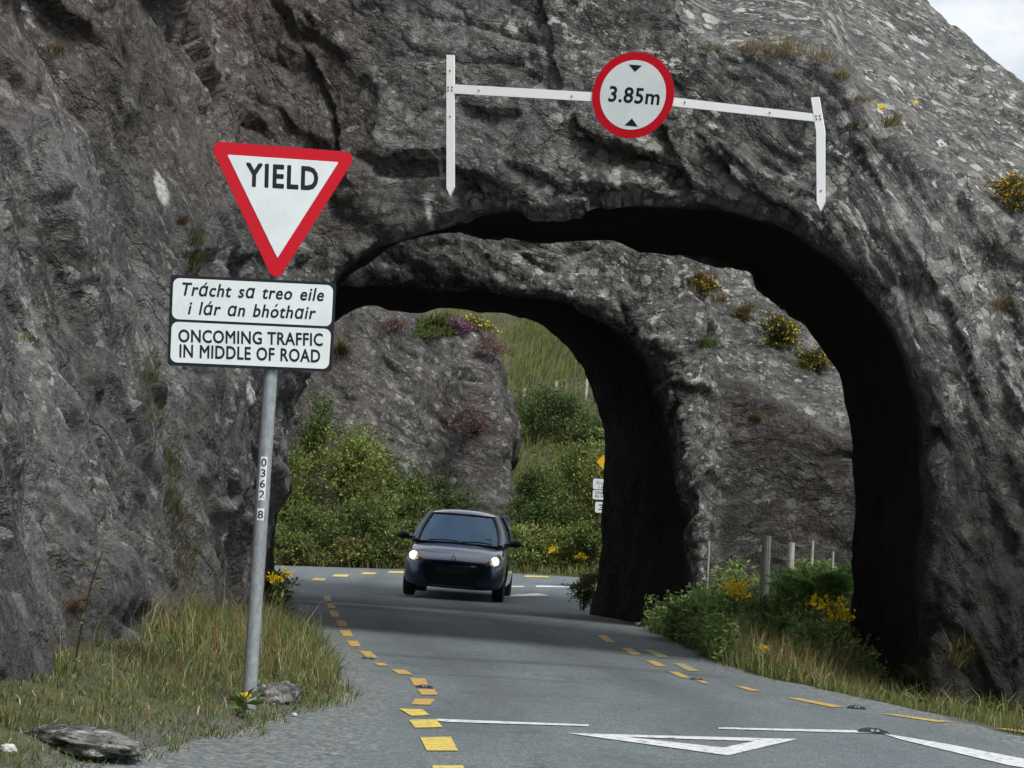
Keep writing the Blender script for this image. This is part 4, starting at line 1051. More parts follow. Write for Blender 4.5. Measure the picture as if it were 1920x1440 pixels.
def build_car():
    M_P = car_paint(); M_G = glass_mat(); M_L = lens_mat()
    M_T = paint_mat('tyre_rubber', (0.014, 0.014, 0.015), 0.8, 0, 0.3); M_RIM = paint_mat('alloy_rim', (0.30, 0.31, 0.32), 0.3, 0.8, 0.3)
    M_PL = paint_mat('black_plastic', (0.012, 0.012, 0.013), 0.5, 0, 0.2); M_CH = paint_mat('chrome', (0.75, 0.76, 0.78), 0.12, 1.0, 0.05)
    M_IN = paint_mat('dark_seat_cloth', (0.018, 0.018, 0.020), 0.9, 0, 0.2); M_REF = paint_mat('lamp_reflector', (0.52, 0.52, 0.52), 0.25, 0.35, 0.05)
    M_AMB = paint_mat('amber_lens', (0.36, 0.13, 0.03), 0.2, 0, 0.05); M_LAMP = emit_mat('lit_bulb', (1.0, 0.80, 0.52), 6.0); M_BADGE = paint_mat('bright_badge', (0.70, 0.72, 0.74), 0.3, 0.2, 0.02); M_PAP = paint_mat('paper_disc', (0.55, 0.68, 0.68), 0.7, 0, 0.1)
    x, y = W(843, 1128, 46.0)[:2]
    root = empty('car', (x, y+0.1, 0.006))
    tag(root, 'dark grey hatchback car with lit headlights driving out of the farther arch', 'car')
    # local frame: +x to the picture's right, -y is the car's nose (y = 0 at the bumper), z up
    # ---- body shell: half sections (x, z) from sill centre up to hood or belt centre line, at stations along y
    def sec(hw, zlo, zmid, ztop, crown, tuck):
        pts = [(0.0, zlo), (hw*0.55, zlo), (hw*0.90, zlo+0.02), (hw*(1-tuck), zlo+0.10), (hw, zmid-0.08), (hw*1.0, zmid+0.04),
               (hw*0.985, zmid+0.14), (hw*0.95, ztop-0.075), (hw*0.88, ztop-0.02), (hw*0.70, ztop+crown*0.35), (hw*0.35, ztop+crown*0.85), (0.0, ztop+crown)]
        return pts
    st = [(0.00, 0.40, 0.26, 0.42, 0.58, 0.01, 0.05), (0.03, 0.60, 0.21, 0.42, 0.62, 0.015, 0.05), (0.09, 0.705, 0.185, 0.43, 0.655, 0.02, 0.045), (0.20, 0.77, 0.175, 0.45, 0.70, 0.025, 0.04),
          (0.36, 0.812, 0.17, 0.47, 0.755, 0.03, 0.03), (0.60, 0.842, 0.17, 0.50, 0.815, 0.035, 0.03), (0.85, 0.853, 0.17, 0.52, 0.865, 0.035, 0.03), (1.10, 0.856, 0.17, 0.54, 0.90, 0.03, 0.03),
          (1.5, 0.856, 0.17, 0.56, 0.925, 0.0, 0.03), (2.3, 0.858, 0.17, 0.57, 0.945, 0.0, 0.03), (3.1, 0.855, 0.18, 0.58, 0.97, 0.0, 0.03), (3.6, 0.83, 0.22, 0.60, 0.99, 0.0, 0.04), (3.9, 0.76, 0.28, 0.60, 0.96, 0.0, 0.05), (4.02, 0.60, 0.36, 0.58, 0.86, 0.0, 0.05)]
    bm = bmesh.new(); rings = []
    for (yy, *a) in st:
        h = sec(*a); full = [(px_, z_) for px_, z_ in h]+[(-px_, z_) for px_, z_ in h[-2:0:-1]]
        ring = []
        for (px_, z_) in full:
            # the nose wraps back towards the corners
            ring.append(bm.verts.new((px_, yy+(0.10*(abs(px_)/0.8)**2.5 if yy < 0.3 else 0.0), z_)))
        rings.append(ring)
    n = len(rings[0])
    for r0, r1 in zip(rings, rings[1:]):
        for k in range(n): bm.faces.new((r0[k], r0[(k+1) % n], r1[(k+1) % n], r1[k]))
    bm.faces.new(rings[0]); bm.faces.new(list(reversed(rings[-1])))
    bmesh.ops.recalc_face_normals(bm, faces=bm.faces[:])
    me = bpy.data.meshes.new('body'); bm.to_mesh(me); bm.free()
    body = bpy.data.objects.new('body', me); COL.objects.link(body)
    md = body.modifiers.new('s', 'SUBSURF'); md.levels = 2; md.render_levels = 2
    cut = MB()
    for sx in (-1, 1):
        for yy in (0.86, 3.43): cut.tube([(sx*0.56, yy, 0.30), (sx*1.05, yy, 0.30)], 0.345, 32)
    # mouth of the lower grille and the slit over it
    cut.prism([(-0.52, 0.535), (0.52, 0.535), (0.40, 0.225), (-0.40, 0.225)], -0.4, 0.16, Matrix.Rotation(R(90), 4, 'X') @ Matrix.Diagonal((1, 1, -1, 1)))
    cut.prism([(-0.37, 0.612), (-0.30, 0.592), (0.0, 0.585), (0.30, 0.592), (0.37, 0.612), (0.36, 0.585), (0.27, 0.560), (0.0, 0.552), (-0.27, 0.560), (-0.36, 0.585)], -0.4, 0.14, Matrix.Rotation(R(90), 4, 'X') @ Matrix.Diagonal((1, 1, -1, 1)))
    cutter = cut.build('cutter', M_PL)
    b2 = body.modifiers.new('b', 'BOOLEAN'); b2.operation = 'DIFFERENCE'; b2.object = cutter; b2.solver = 'MANIFOLD'
    dg = bpy.context.evaluated_depsgraph_get(); mesh = bpy.data.meshes.new_from_object(body.evaluated_get(dg))
    bpy.data.objects.remove(body); bpy.data.objects.remove(cutter)
    mesh.name = 'body'; mesh.materials.clear(); mesh.materials.append(M_P)
    for p in mesh.polygons: p.use_smooth = True
    mesh.set_sharp_from_angle(angle=R(32))
    body = link(bpy.data.objects.new('body', mesh), root)
    # ---- grille, spoiler lip, plate
    mb = MB(); mb.prism([(-0.54, 0.545), (0.54, 0.545), (0.42, 0.215), (-0.42, 0.215)], 0.14, 0.15, Matrix.Rotation(R(90), 4, 'X') @ Matrix.Diagonal((1, 1, -1, 1)))
    for z_ in np.arange(0.24, 0.54, 0.035): mb.box((0, 0.125, z_), (0.80+0.25*(z_-0.22)/0.3, 0.02, 0.010))
    mb.build('lower_grille', M_PL, body)
    mb = MB(); mb.prism([(-0.38, 0.62), (0.38, 0.62), (0.30, 0.545), (-0.30, 0.545)], 0.115, 0.125, Matrix.Rotation(R(90), 4, 'X') @ Matrix.Diagonal((1, 1, -1, 1))); mb.build('upper_grille', M_PL, body)
    mb = MB(); mb.box((0, 0.015, 0.47), (0.52, 0.02, 0.11), None, 0.006); mb.build('number_plate', M_PL, root)
    mb = MB(); mb.tube([(-0.40, 0.075, 0.222), (-0.2, 0.03, 0.215), (0, 0.02, 0.213), (0.2, 0.03, 0.215), (0.40, 0.075, 0.222)], 0.009, 6); mb.build('bumper_trim', M_RIM, body, smooth=True)
    # front badge: upright hollow lozenge
    mb = MB()
    Mx = Matrix.Translation((0, 0.065, 0.672)) @ Matrix.Rotation(R(90), 4, 'X') @ Matrix.Diagonal((1, 1, -1, 1))
    mb.ringprism([(0, 0.062), (0.045, 0), (0, -0.062), (-0.045, 0)], [(0, 0.030), (0.019, 0), (0, -0.030), (-0.019, 0)], -0.03, 0.0, Mx); mb.build('badge', M_BADGE, body)
    # ---- greenhouse: windscreen, roof, pillars, side and rear glass
    def ring_at(u, inset=0.0):
        """belt (u = 0) to roof edge (u = 1)"""
        f = np.array([(0.70, 1.02), (0.77, 1.22), (0.80, 1.7), (0.805, 2.5), (0.78, 3.3), (0.64, 3.80)])
        r = np.array([(0.55, 1.80), (0.585, 1.90), (0.61, 2.2), (0.61, 2.7), (0.58, 3.15), (0.49, 3.42)])
        zf = np.array([0.915, 0.915, 0.93, 0.95, 0.97, 0.985]); zr = np.array([1.385, 1.39, 1.41, 1.415, 1.40, 1.37])
        P = f*(1-u)+r*u; z_ = zf*(1-u)+zr*u
        bulge = 0.035*math.sin(math.pi*u)
        return [(px_+bulge, py_, z_[i]) for i, (px_, py_) in enumerate(P)]
    us = [0, 0.25, 0.5, 0.75, 1.0]
    rr = [ring_at(u) for u in us]
    def quad_strip(name, i0, i1, mat, parent, sides=(1, -1), off=0.0, u0=0, u1=4):
        mb = MB()
        for s_ in sides:
            g = [[mb.bm.verts.new((s_*(rr[k][i][0]+off), rr[k][i][1], rr[k][i][2])) for i in range(i0, i1+1)] for k in range(u0, u1+1)]
            for a_, b_ in zip(g, g[1:]):
                for q in range(i1-i0): mb.bm.faces.new((a_[q], a_[q+1], b_[q+1], b_[q]))
        return mb.build(name, mat, parent, smooth=True)
    def screen(name, idx, mat, curve):
        mb = MB(); g = []
        for k in range(5):
            p = rr[k][idx]; row = []
            for q in np.linspace(-1, 1, 9): row.append(mb.bm.verts.new((p[0]*q*0.97, p[1]-curve*(1-q*q), p[2]+0.012*(1-q*q))))
            g.append(row)
        for a_, b_ in zip(g, g[1:]):
            for q in range(8): mb.bm.faces.new((a_[q], a_[q+1], b_[q+1], b_[q]))
        return mb.build(name, mat, root, smooth=True)
    ws = screen('windscreen', 0, M_G, 0.10); screen('rear_window', 5, M_G, -0.06)
    quad_strip('side_window', 1, 2, M_G, root, (1,)); quad_strip('side_window', 1, 2, M_G, root, (-1,)); quad_strip('side_window', 2, 4, M_G, root, (1,)); quad_strip('side_window', 2, 4, M_G, root, (-1,))
    for s_ in (1, -1):
        for i, rad in ((0, 0.030), (1, 0.022), (3, 0.03), (5, 0.05)):
            mb = MB(); mb.tube([(s_*(rr[k][i][0]+(0.005 if i else 0.0)), rr[k][i][1], rr[k][i][2]) for k in range(5)], rad, 6)
            if i == 0:
                g = [[mb.bm.verts.new((s_*(rr[k][q][0]+0.012), rr[k][q][1], rr[k][q][2])) for q in (0, 1)] for k in range(5)]
                for a_, b_ in zip(g, g[1:]): mb.bm.faces.new((a_[0], a_[1], b_[1], b_[0]))
            mb.build('pillar', M_P, body, smooth=True)
    mb = MB()
    for s_ in (1, -1): mb.tube([(s_*(rr[k][0][0]-0.025), rr[k][0][1]-0.035, rr[k][0][2]+0.006) for k in range(5)], 0.022, 6)
    mb.tube([(q*rr[4][0][0]*0.96, rr[4][0][1]-0.10*(1-q*q)-0.01, rr[4][0][2]+0.012*(1-q*q)+0.004) for q in np.linspace(-1, 1, 9)], 0.014, 6)
    mb.build('windscreen_seal', M_PL, ws, smooth=True)
    mb = MB(); g = []
    for i in range(6):
        p = rr[4][i]; row = []
        for q in np.linspace(-1, 1, 11):
            front = (0.10*(1-q*q) if i == 0 else (0.05*(1-q*q) if i == 1 else 0))
            row.append(mb.bm.verts.new((p[0]*q, p[1]-front+(0.06*(1-q*q) if i == 5 else 0), p[2]+(0.075 if 0 < i < 5 else 0.022)*(1-abs(q)**2.6))))
        g.append(row)
    for a_, b_ in zip(g, g[1:]):
        for q in range(10): mb.bm.faces.new((a_[q], a_[q+1], b_[q+1], b_[q]))
    mb.build('roof', M_P, root, smooth=True)
    # scuttle, wipers
    mb = MB(); mb.box((0, 1.02, 0.905), (1.34, 0.22, 0.02), None, 0.006); mb.build('scuttle_panel', M_PL, body)
    for (x0, y0, x1, y1) in ((-0.50, 1.02, 0.02, 0.98), (0.05, 1.0, 0.56, 1.04)):
        mb = MB(); mb.tube([(x0, y0-0.10, 0.935), ((x0+x1)/2, (y0+y1)/2-0.11, 0.955), (x1, y1-0.10, 0.942)], 0.011, 5); mb.build('wiper', M_PL, root)
    # papers in the corner of the screen
    for (x0, w_) in ((0.335, 0.075), (0.485, 0.12)):
        mb = MB(); mb.box((x0, 1.10, 1.0), (w_, 0.004, 0.055), Matrix.Translation((0, 0.02, 0)) ); mb.build('windscreen_disc', M_PAP, ws)
    # ---- headlights: swept lens over a reflector with a lit bulb
    for s_ in (1, -1):
        out_ = [(0.425, 0.555), (0.56, 0.556), (0.70, 0.580), (0.765, 0.635), (0.775, 0.700), (0.745, 0.775), (0.705, 0.795), (0.665, 0.745), (0.555, 0.655)]
        def depth(x_, z_): return 0.02+0.26*max(0, (x_-0.40)/0.40)**2.0+0.42*max(0, z_-0.60)
        def grid_lamp(off, shrink):
            mb = MB(); c_ = np.mean(np.array(out_), 0)
            cv = mb.bm.verts.new((s_*c_[0], depth(*c_)+off, c_[1])); ringv = []
            for p in out_:
                q = c_+(np.array(p)-c_)*shrink; ringv.append(mb.bm.verts.new((s_*q[0], depth(*q)+off, q[1])))
            for k in range(len(out_)): mb.bm.faces.new((cv, ringv[k], ringv[(k+1) % len(out_)]))
            return mb
        hl = grid_lamp(0.045, 1.0).build('headlight', M_REF, root)
        mb = MB(); mb.ringprism([(s_*p[0], p[1]) for p in out_], [tuple((np.array(p)-np.mean(np.array(out_), 0))*0.96*np.array([s_, 1])+np.mean(np.array(out_), 0)*np.array([s_, 1])) for p in out_], 0, 0.03)
        for v in mb.bm.verts:
            xx_, zz_, k_ = abs(v.co.x), v.co.y, v.co.z; v.co = Vector((s_*xx_, depth(xx_, zz_)+0.012+k_, zz_))
        mb.build('lamp_surround', M_PL, hl)
        cx_, cz_ = 0.665, 0.668
        mb = MB(); bmesh.ops.create_uvsphere(mb.bm, u_segments=16, v_segments=10, radius=0.066, matrix=Matrix.Translation((s_*cx_, depth(cx_, cz_)+0.045, cz_)) @ Matrix.Diagonal((1, 0.45, 1, 1))); mb.build('bulb', M_LAMP, hl, smooth=True)
        cx_, cz_ = 0.535, 0.605
        mb = MB(); bmesh.ops.create_uvsphere(mb.bm, u_segments=12, v_segments=8, radius=0.032, matrix=Matrix.Translation((s_*cx_, depth(cx_, cz_)+0.035, cz_)) @ Matrix.Diagonal((1.5, 0.5, 1, 1))); mb.build('indicator', M_AMB, hl, smooth=True)
        grid_lamp(0.012, 0.99).build('lens', M_L, hl, smooth=True)
    # ---- mirrors
    for s_ in (1, -1):
        mb = MB(); bmesh.ops.create_uvsphere(mb.bm, u_segments=16, v_segments=10, radius=0.1, matrix=Matrix.Translation((s_*0.945, 1.24, 0.985)) @ Matrix.Diagonal((1.02, 0.8, 0.70, 1)))
        mb.tube([(s_*0.76, 1.27, 0.945), (s_*0.86, 1.25, 0.955), (s_*0.92, 1.25, 0.97)], [0.035, 0.03, 0.035], 8)
        mb.build('mirror', M_PL, root, smooth=True)
    # ---- wheels
    for s_ in (1, -1):
        for yy in (0.86, 3.43):
            prof = [(0.20, -0.09), (0.27, -0.095), (0.297, -0.08), (0.305, -0.05), (0.305, 0.05), (0.297, 0.08), (0.27, 0.095), (0.20, 0.09)]
            mb = MB(); ringsw = []
            for r_, o_ in prof: ringsw.append([mb.bm.verts.new((o_, r_*math.cos(k*math.pi/16), r_*math.sin(k*math.pi/16))) for k in range(32)])
            for r0, r1 in zip(ringsw, ringsw[1:]+ringsw[:1]):
                for k in range(32): mb.bm.faces.new((r0[k], r0[(k+1) % 32], r1[(k+1) % 32], r1[k]))
            wh = mb.build('wheel', M_T, root, smooth=True); wh.location = (s_*0.735, yy, 0.303)
            mb = MB(); mb.tube([(s_*0.02, 0, 0), (s_*0.06, 0, 0)], [0.05, 0.05], 12)
            for k in range(7):
                an = k*2*math.pi/7; mb.box((s_*0.045, 0, 0.115), (0.03, 0.045, 0.19), Matrix.Rotation(an, 4, 'X'))
            mb.ringprism([(0.208*math.cos(k*math.pi/16), 0.208*math.sin(k*math.pi/16)) for k in range(32)], [(0.18*math.cos(k*math.pi/16), 0.18*math.sin(k*math.pi/16)) for k in range(32)], -0.08, 0.08, Matrix.Rotation(R(90), 4, 'Y'))
            mb.build('rim', M_RIM, wh)
    # ---- inside: dashboard, wheel, seats
    mb = MB(); mb.box((0, 1.52, 0.86), (1.30, 0.50, 0.16), None, 0.05); mb.build('dashboard', M_IN, root)
    mb = MB(); mb.box((0, 2.4, 0.32), (1.36, 2.6, 0.04)); mb.build('cabin_floor', M_IN, root)
    mb = MB(); bmesh.ops.create_circle(mb.bm, segments=24, radius=0.18)
    mb.bm.free(); mb = MB()
    mb.tube([(-0.36+0.18*math.cos(k*math.pi/10), 1.82+0.07*math.sin(k*math.pi/10), 0.93+0.165*math.sin(k*math.pi/10)) for k in range(21)], 0.014, 6, cap=False); mb.build('steering_wheel', M_PL, root)
    for s_ in (-1, 1):
        mb = MB(); mb.box((s_*0.36, 2.25, 0.52), (0.50, 0.52, 0.16), None, 0.05); mb.box((0, 0, 0), (0.50, 0.15, 0.62), Matrix.Translation((s_*0.36, 2.56, 0.84)) @ Matrix.Rotation(R(-14), 4, 'X'), 0.05)
        se = mb.build('seat', M_IN, root, smooth=True)
        mb = MB(); mb.box((s_*0.36, 2.66, 1.22), (0.26, 0.09, 0.18), None, 0.035); mb.build('headrest', M_IN, se, smooth=True)
    mb = MB(); mb.box((0, 3.15, 0.55), (1.2, 0.45, 0.18), None, 0.05); mb.box((0, 3.42, 0.78), (1.2, 0.14, 0.46), None, 0.04)
    for s_ in (-1, 1): mb.box((s_*0.36, 3.44, 1.06), (0.24, 0.08, 0.14), None, 0.03)
    mb.build('rear_seat', M_IN, root, smooth=True)
    mb = MB(); mb.box((0, 1.93, 1.30), (0.22, 0.03, 0.07), None, 0.02); mb.build('rear_view_mirror', M_PL, root)
    root.rotation_euler = (0, R(1.0), R(-2.6))
    return root
build_car()
# ------------------------------------------------------------------ plants
def plant_material():
    m, t, b = new_mat('foliage')
    nt = m.node_tree; out = nt.nodes['Material Output']
    col = t.attr('col', 'Color')
    rnd = t.new('ShaderNodeNewGeometry').outputs['Random Per Island']
    c = t.mix(1.0, col, t.ramp(rnd, [(0.0, 0.55), (0.5, 1.0), (1.0, 1.55)]), 'MULTIPLY')
    t.set(b.inputs['Base Color'], c); b.inputs['Roughness'].default_value = 0.6; b.inputs['Specular IOR Level'].default_value = 0.3
    tr = t.new('ShaderNodeBsdfTranslucent', {'Color': c})
    mx = nt.nodes.new('ShaderNodeMixShader'); mx.inputs[0].default_value = 0.3
    nt.links.new(b.outputs[0], mx.inputs[1]); nt.links.new(tr.outputs[0], mx.inputs[2]); nt.links.new(mx.outputs[0], out.inputs['Surface'])
    return m
M_LEAF = plant_material()
def unit(v): return v/np.maximum(np.linalg.norm(v, axis=-1, keepdims=True), 1e-9)
class PB:
    """collects leaves, blades and stalks as triangles with a colour on each corner point"""
    def __init__(s): s.V, s.F, s.C, s.n = [], [], [], 0
    def add(s, V, Fc, C):
        s.V.append(V); s.F.append(Fc+s.n); s.C.append(C); s.n += len(V)
    def leaves(s, c, d, ln, wd, col, fold=0.25):
        n = len(c); ln = np.broadcast_to(ln, (n,))[:, None]; wd = np.broadcast_to(wd, (n,))[:, None]
        d = unit(d); r = unit(np.cross(d, RNG.normal(size=(n, 3)))); u = np.cross(r, d)
        b = c; t = c+d*ln; l = c+d*ln*0.45+r*wd*0.5+u*wd*fold; q = c+d*ln*0.45-r*wd*0.5+u*wd*fold
        V = np.stack([b, l, t, q], 1).reshape(-1, 3); i = np.arange(n)[:, None]*4
        Fc = np.concatenate([i+np.array([0, 1, 2]), i+np.array([0, 2, 3])])
        s.add(V, Fc, np.repeat(np.broadcast_to(col, (n, 3)), 4, 0))
    def blades(s, p, h, w, lean, col, tipcol=None):
        """grass: p base (n,3), h height, w width, lean (n,2) sideways reach at the tip"""
        n = len(p); h = np.broadcast_to(h, (n,)); w = np.broadcast_to(w, (n,)); a = RNG.uniform(0, 2*np.pi, n)
        r = np.stack([np.cos(a), np.sin(a), np.zeros(n)], 1)*w[:, None]*0.5
        L = np.concatenate([lean, np.zeros((n, 1))], 1); up = np.array([0, 0, 1.0])
        m = p+L*0.30+up*(h*0.58)[:, None]; t = p+L+up*(h*np.sqrt(np.clip(1-0.35*(np.linalg.norm(lean, axis=1)/np.maximum(h, 1e-6))**2, 0.2, 1)))[:, None]
        V = np.stack([p-r, p+r, m-r*0.75, m+r*0.75, t], 1).reshape(-1, 3); i = np.arange(n)[:, None]*5
        Fc = np.concatenate([i+np.array([0, 1, 3]), i+np.array([0, 3, 2]), i+np.array([2, 3, 4])])
        col = np.broadcast_to(col, (n, 3)); tc = col if tipcol is None else np.broadcast_to(tipcol, (n, 3))
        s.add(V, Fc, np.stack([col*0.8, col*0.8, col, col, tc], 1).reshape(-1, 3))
    def stalk(s, pts, r0, r1, col, seg=4):
        pts = np.asarray(pts, float); n = len(pts); V = []
        for i, p in enumerate(pts):
            t = unit(pts[min(i+1, n-1)]-pts[max(i-1, 0)]); a = unit(np.cross(t, [0.3, 0.9, 0.1])); b = np.cross(t, a); r = r0+(r1-r0)*i/(n-1)
            for k in range(seg): V.append(p+(a*math.cos(2*math.pi*k/seg)+b*math.sin(2*math.pi*k/seg))*r)
        Fc = []
        for i in range(n-1):
            for k in range(seg):
                A, B, C_, D = i*seg+k, i*seg+(k+1) % seg, (i+1)*seg+(k+1) % seg, (i+1)*seg+k
                Fc += [(A, B, C_), (A, C_, D)]
        s.add(np.array(V), np.array(Fc), np.broadcast_to(col, (len(V), 3)))
    def build(s, name, parent=None, org=None):
        V = np.concatenate(s.V)
        if org is not None: V = V-np.asarray(org)
        return np_obj(name, V, np.concatenate(s.F), [M_LEAF], parent, attrs={'col': ('FLOAT_COLOR', np.concatenate([np.concatenate(s.C), np.ones((len(V), 1))], 1))})
def pal(n, cols, wts=None):
    cols = np.array(cols); w = None if wts is None else np.array(wts)/np.sum(wts)
    return cols[RNG.choice(len(cols), n, p=w)]
GREEN = [(0.092, 0.138, 0.030), (0.122, 0.170, 0.042), (0.070, 0.112, 0.028), (0.165, 0.190, 0.060)]
DRY = [(0.32, 0.255, 0.125), (0.25, 0.19, 0.09), (0.42, 0.36, 0.21), (0.20, 0.135, 0.065)]
RUST = [(0.16, 0.062, 0.030), (0.20, 0.095, 0.045)]
def grass_stuff(name, label, P, hmin, hmax, w, mixw, spread=0.5, hs=lambda P: 1.0):
    """P (n,3) blade roots; mixw weights of green / dry / rust"""
    n = len(P); k = RNG.choice(3, n, p=np.array(mixw)/sum(mixw))
    patch = fbm(P*1.7, 2, 91)
    k = np.where(patch > 0.25, np.where(k == 0, RNG.choice([0, 1], n), k), k)
    col = np.where((k == 0)[:, None], pal(n, GREEN), np.where((k == 1)[:, None], pal(n, DRY), pal(n, RUST)))
    h = RNG.uniform(hmin, hmax, n)*hs(P)*(0.7+0.5*ss(-0.4, 0.5, fbm(P*2.3, 2, 92)))
    ln = RNG.normal(size=(n, 2))*spread*h[:, None]*0.6
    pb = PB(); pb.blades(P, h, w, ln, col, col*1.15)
    return tag(pb.build(name), label, None, None, 'stuff')

DG = bpy.context.evaluated_depsgraph_get
from mathutils.bvhtree import BVHTree
def obj_bvh(ob):
    me = ob.data; V = np.empty(len(me.vertices)*3, np.float32); me.vertices.foreach_get('co', V)
    Q = np.empty(len(me.loops), np.int32); me.loops.foreach_get('vertex_index', Q)
    V = V.reshape(-1, 3); Q = Q.reshape(-1, 4)
    keep = (V[Q[:, 0], 1] < 70)
    return BVHTree.FromPolygons(V.tolist(), Q[keep].tolist())
def rock_hit(bvh, px, py):
    p1 = W(px, py, 100.0); o = Vector((0, 0, HC)); d = (Vector(p1)-o).normalized()
    loc, nor, idx, dist = bvh.ray_cast(o, d)
    return (np.array(loc), np.array(nor)) if loc is not None else (None, None)
BV_NEAR, BV_FAR, BV_OUT = obj_bvh(CLIFF_NEAR), obj_bvh(CLIFF_FAR), obj_bvh(OUTCROP)
def rock_free(x, y, z):               # is the spot just above the ground outside the near cliff?
    loc, nor, i, d = BV_NEAR.find_nearest(Vector((x, y, z)))
    return (Vector((x, y, z))-loc).dot(nor) > 0.0

# ---- verge grass on the left
def scatter(n, x0, x1, y0, y1, keep, g=ground):
    x = RNG.uniform(x0, x1, n); y = RNG.uniform(y0, y1, n); m = keep(x, y); x, y = x[m], y[m]
    return np.stack([x, y, g(x, y)-0.02], 1)
def near_left(x, y):
    off = road_l(y)-x
    f = fbm(np.stack([x*1.6, y*1.1, x*0], 1), 3, 93)
    return (off > 0.03+0.20*f+0.10*np.exp(-((y-15.6)/0.9)**2)) & (off < 2.2) & (f+RNG.uniform(-0.5, 0.5, len(x)) > -0.42)
P = scatter(44000, -4.2, -0.6, 11.2, 27.5, near_left)
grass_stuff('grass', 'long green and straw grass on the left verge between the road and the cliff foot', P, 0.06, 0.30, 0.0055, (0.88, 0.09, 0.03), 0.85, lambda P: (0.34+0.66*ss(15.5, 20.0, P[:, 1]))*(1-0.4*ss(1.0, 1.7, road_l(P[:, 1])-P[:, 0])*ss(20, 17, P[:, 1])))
P = scatter(26000, -4.0, -0.7, 11.0, 22.0, lambda x, y: (road_l(y)-x > 0.0+0.18*fbm(np.stack([x*1.6, y*1.1, x*0], 1), 3, 93)) & (road_l(y)-x < 2.2))
grass_stuff('grass', 'short matted turf on the ground under the long grass of the left verge', P, 0.02, 0.085, 0.007, (0.78, 0.18, 0.04), 1.1)
P = scatter(6500, -3.2, -0.8, 13.5, 24.0, lambda x, y: (road_l(y)-x > 0.25) & (road_l(y)-x < 1.6) & (fbm(np.stack([x*2.2, y*1.5, x*0+4], 1), 2, 94) > 0.05))
grass_stuff('grass', 'tall rusty seed grass standing in patches around the yield sign pole', P, 0.22, 0.52, 0.004, (0.3, 0.5, 0.2), 0.5, lambda P: 0.45+0.55*ss(15.5, 19.0, P[:, 1]))
# ---- right verge at the foot of the pillar, and in the gap
P = scatter(16000, 2.4, 5.2, 15.0, 24.4, lambda x, y: (x-road_r(y) > 0.18+0.2*fbm(np.stack([x*2, y*1.2, x*0], 1), 2, 95)) & (x-road_r(y) < 2.0))
grass_stuff('grass', 'short dark grass along the foot of the right arch pillar', P, 0.04, 0.17, 0.006, (0.85, 0.13, 0.02))
P = scatter(26000, 1.7, 4.6, 24.0, 36.8, lambda x, y: (x-road_r(y) > 0.10+0.15*fbm(np.stack([x*2, y*1.2, x*0], 1), 2, 96)))
grass_stuff('grass', 'green and straw coloured grass on the right verge between the two arches', P, 0.08, 0.32, 0.008, (0.84, 0.14, 0.02), 0.8)
P = scatter(4200, 2.3, 3.5, 25.6, 28.6, lambda x, y: (x-road_r(y) > 0.25+0.3*fbm(np.stack([x*2, y*1.2, x*0], 1), 2, 98)))
grass_stuff('grass', 'tall pale seed grass in front of the ferns between the arches', P, 0.25, 0.5, 0.005, (0.35, 0.6, 0.05), 0.5)
P = scatter(5200, 1.9, 4.2, 27.0, 36.6, lambda x, y: (x-road_r(y) > 0.12) & (fbm(np.stack([x*1.8, y*1.2, x*0+9], 1), 2, 99) > -0.25))
def weeds():
    n = len(P); k = 7; pb = PB(); P2 = np.repeat(P, k, 0); hh = np.repeat(RNG.uniform(0.10, 0.52, n)*np.where(np.abs(P[:, 0]/P[:, 1]*F-500) < 45, 0.5, 1.0), k)
    c = P2+np.stack([RNG.normal(size=n*k)*0.05, RNG.normal(size=n*k)*0.05, hh*RNG.uniform(0.2, 1.0, n*k)], 1)
    d = RNG.normal(size=(n*k, 3))*np.array([1, 1, 0.5])+np.array([0, 0, 0.35]); pb.leaves(c, d, RNG.uniform(0.05, 0.11, n*k), RNG.uniform(0.02, 0.04, n*k), pal(n*k, [(0.15, 0.24, 0.065), (0.19, 0.27, 0.08), (0.11, 0.18, 0.05), (0.23, 0.27, 0.085)]))
    m = RNG.choice(n*k, 70); pb.leaves(c[m]+np.array([0, 0, 0.06]), RNG.normal(size=(70, 3)), 0.024, 0.024, pal(70, [(0.8, 0.55, 0.02)]))
    return tag(pb.build('undergrowth'), 'leafy green weeds with small yellow flowers covering the right verge between the arches', None, None, 'stuff')
weeds()
# ---- beyond the arches
P = scatter(42000, -12, 5, 46, 66, lambda x, y: (y > 57.5+0.2*np.sin(x)) | (x < road_l(y)-0.3) | (x > road_r(y)+0.25))
grass_stuff('grass', 'bright roadside grass at the bend beyond the second arch', P, 0.10, 0.32, 0.018, (0.84, 0.14, 0.02))
P = scatter(95000, -3, 11, 72, 125, lambda x, y: fbm(np.stack([x*0.5, y*0.3, x*0], 1), 3, 97) > -0.35)
def hill_grass():
    n = len(P); col = pal(n, [(0.13, 0.165, 0.035), (0.165, 0.185, 0.045), (0.20, 0.19, 0.065), (0.095, 0.135, 0.026)])
    h = RNG.uniform(0.2, 0.5, n)*(0.6+0.8*ss(-0.3, 0.3, fbm(P*np.array([0.9, 0.5, 0]), 3, 101))); pb = PB(); pb.blades(P, h, 0.022, RNG.normal(size=(n, 2))*0.25*h[:, None]+np.array([0.1, 0]), col, col*1.1)
    return tag(pb.build('grass'), 'tall olive moor grass covering the hillside behind the far bushes', None, None, 'stuff')
hill_grass()

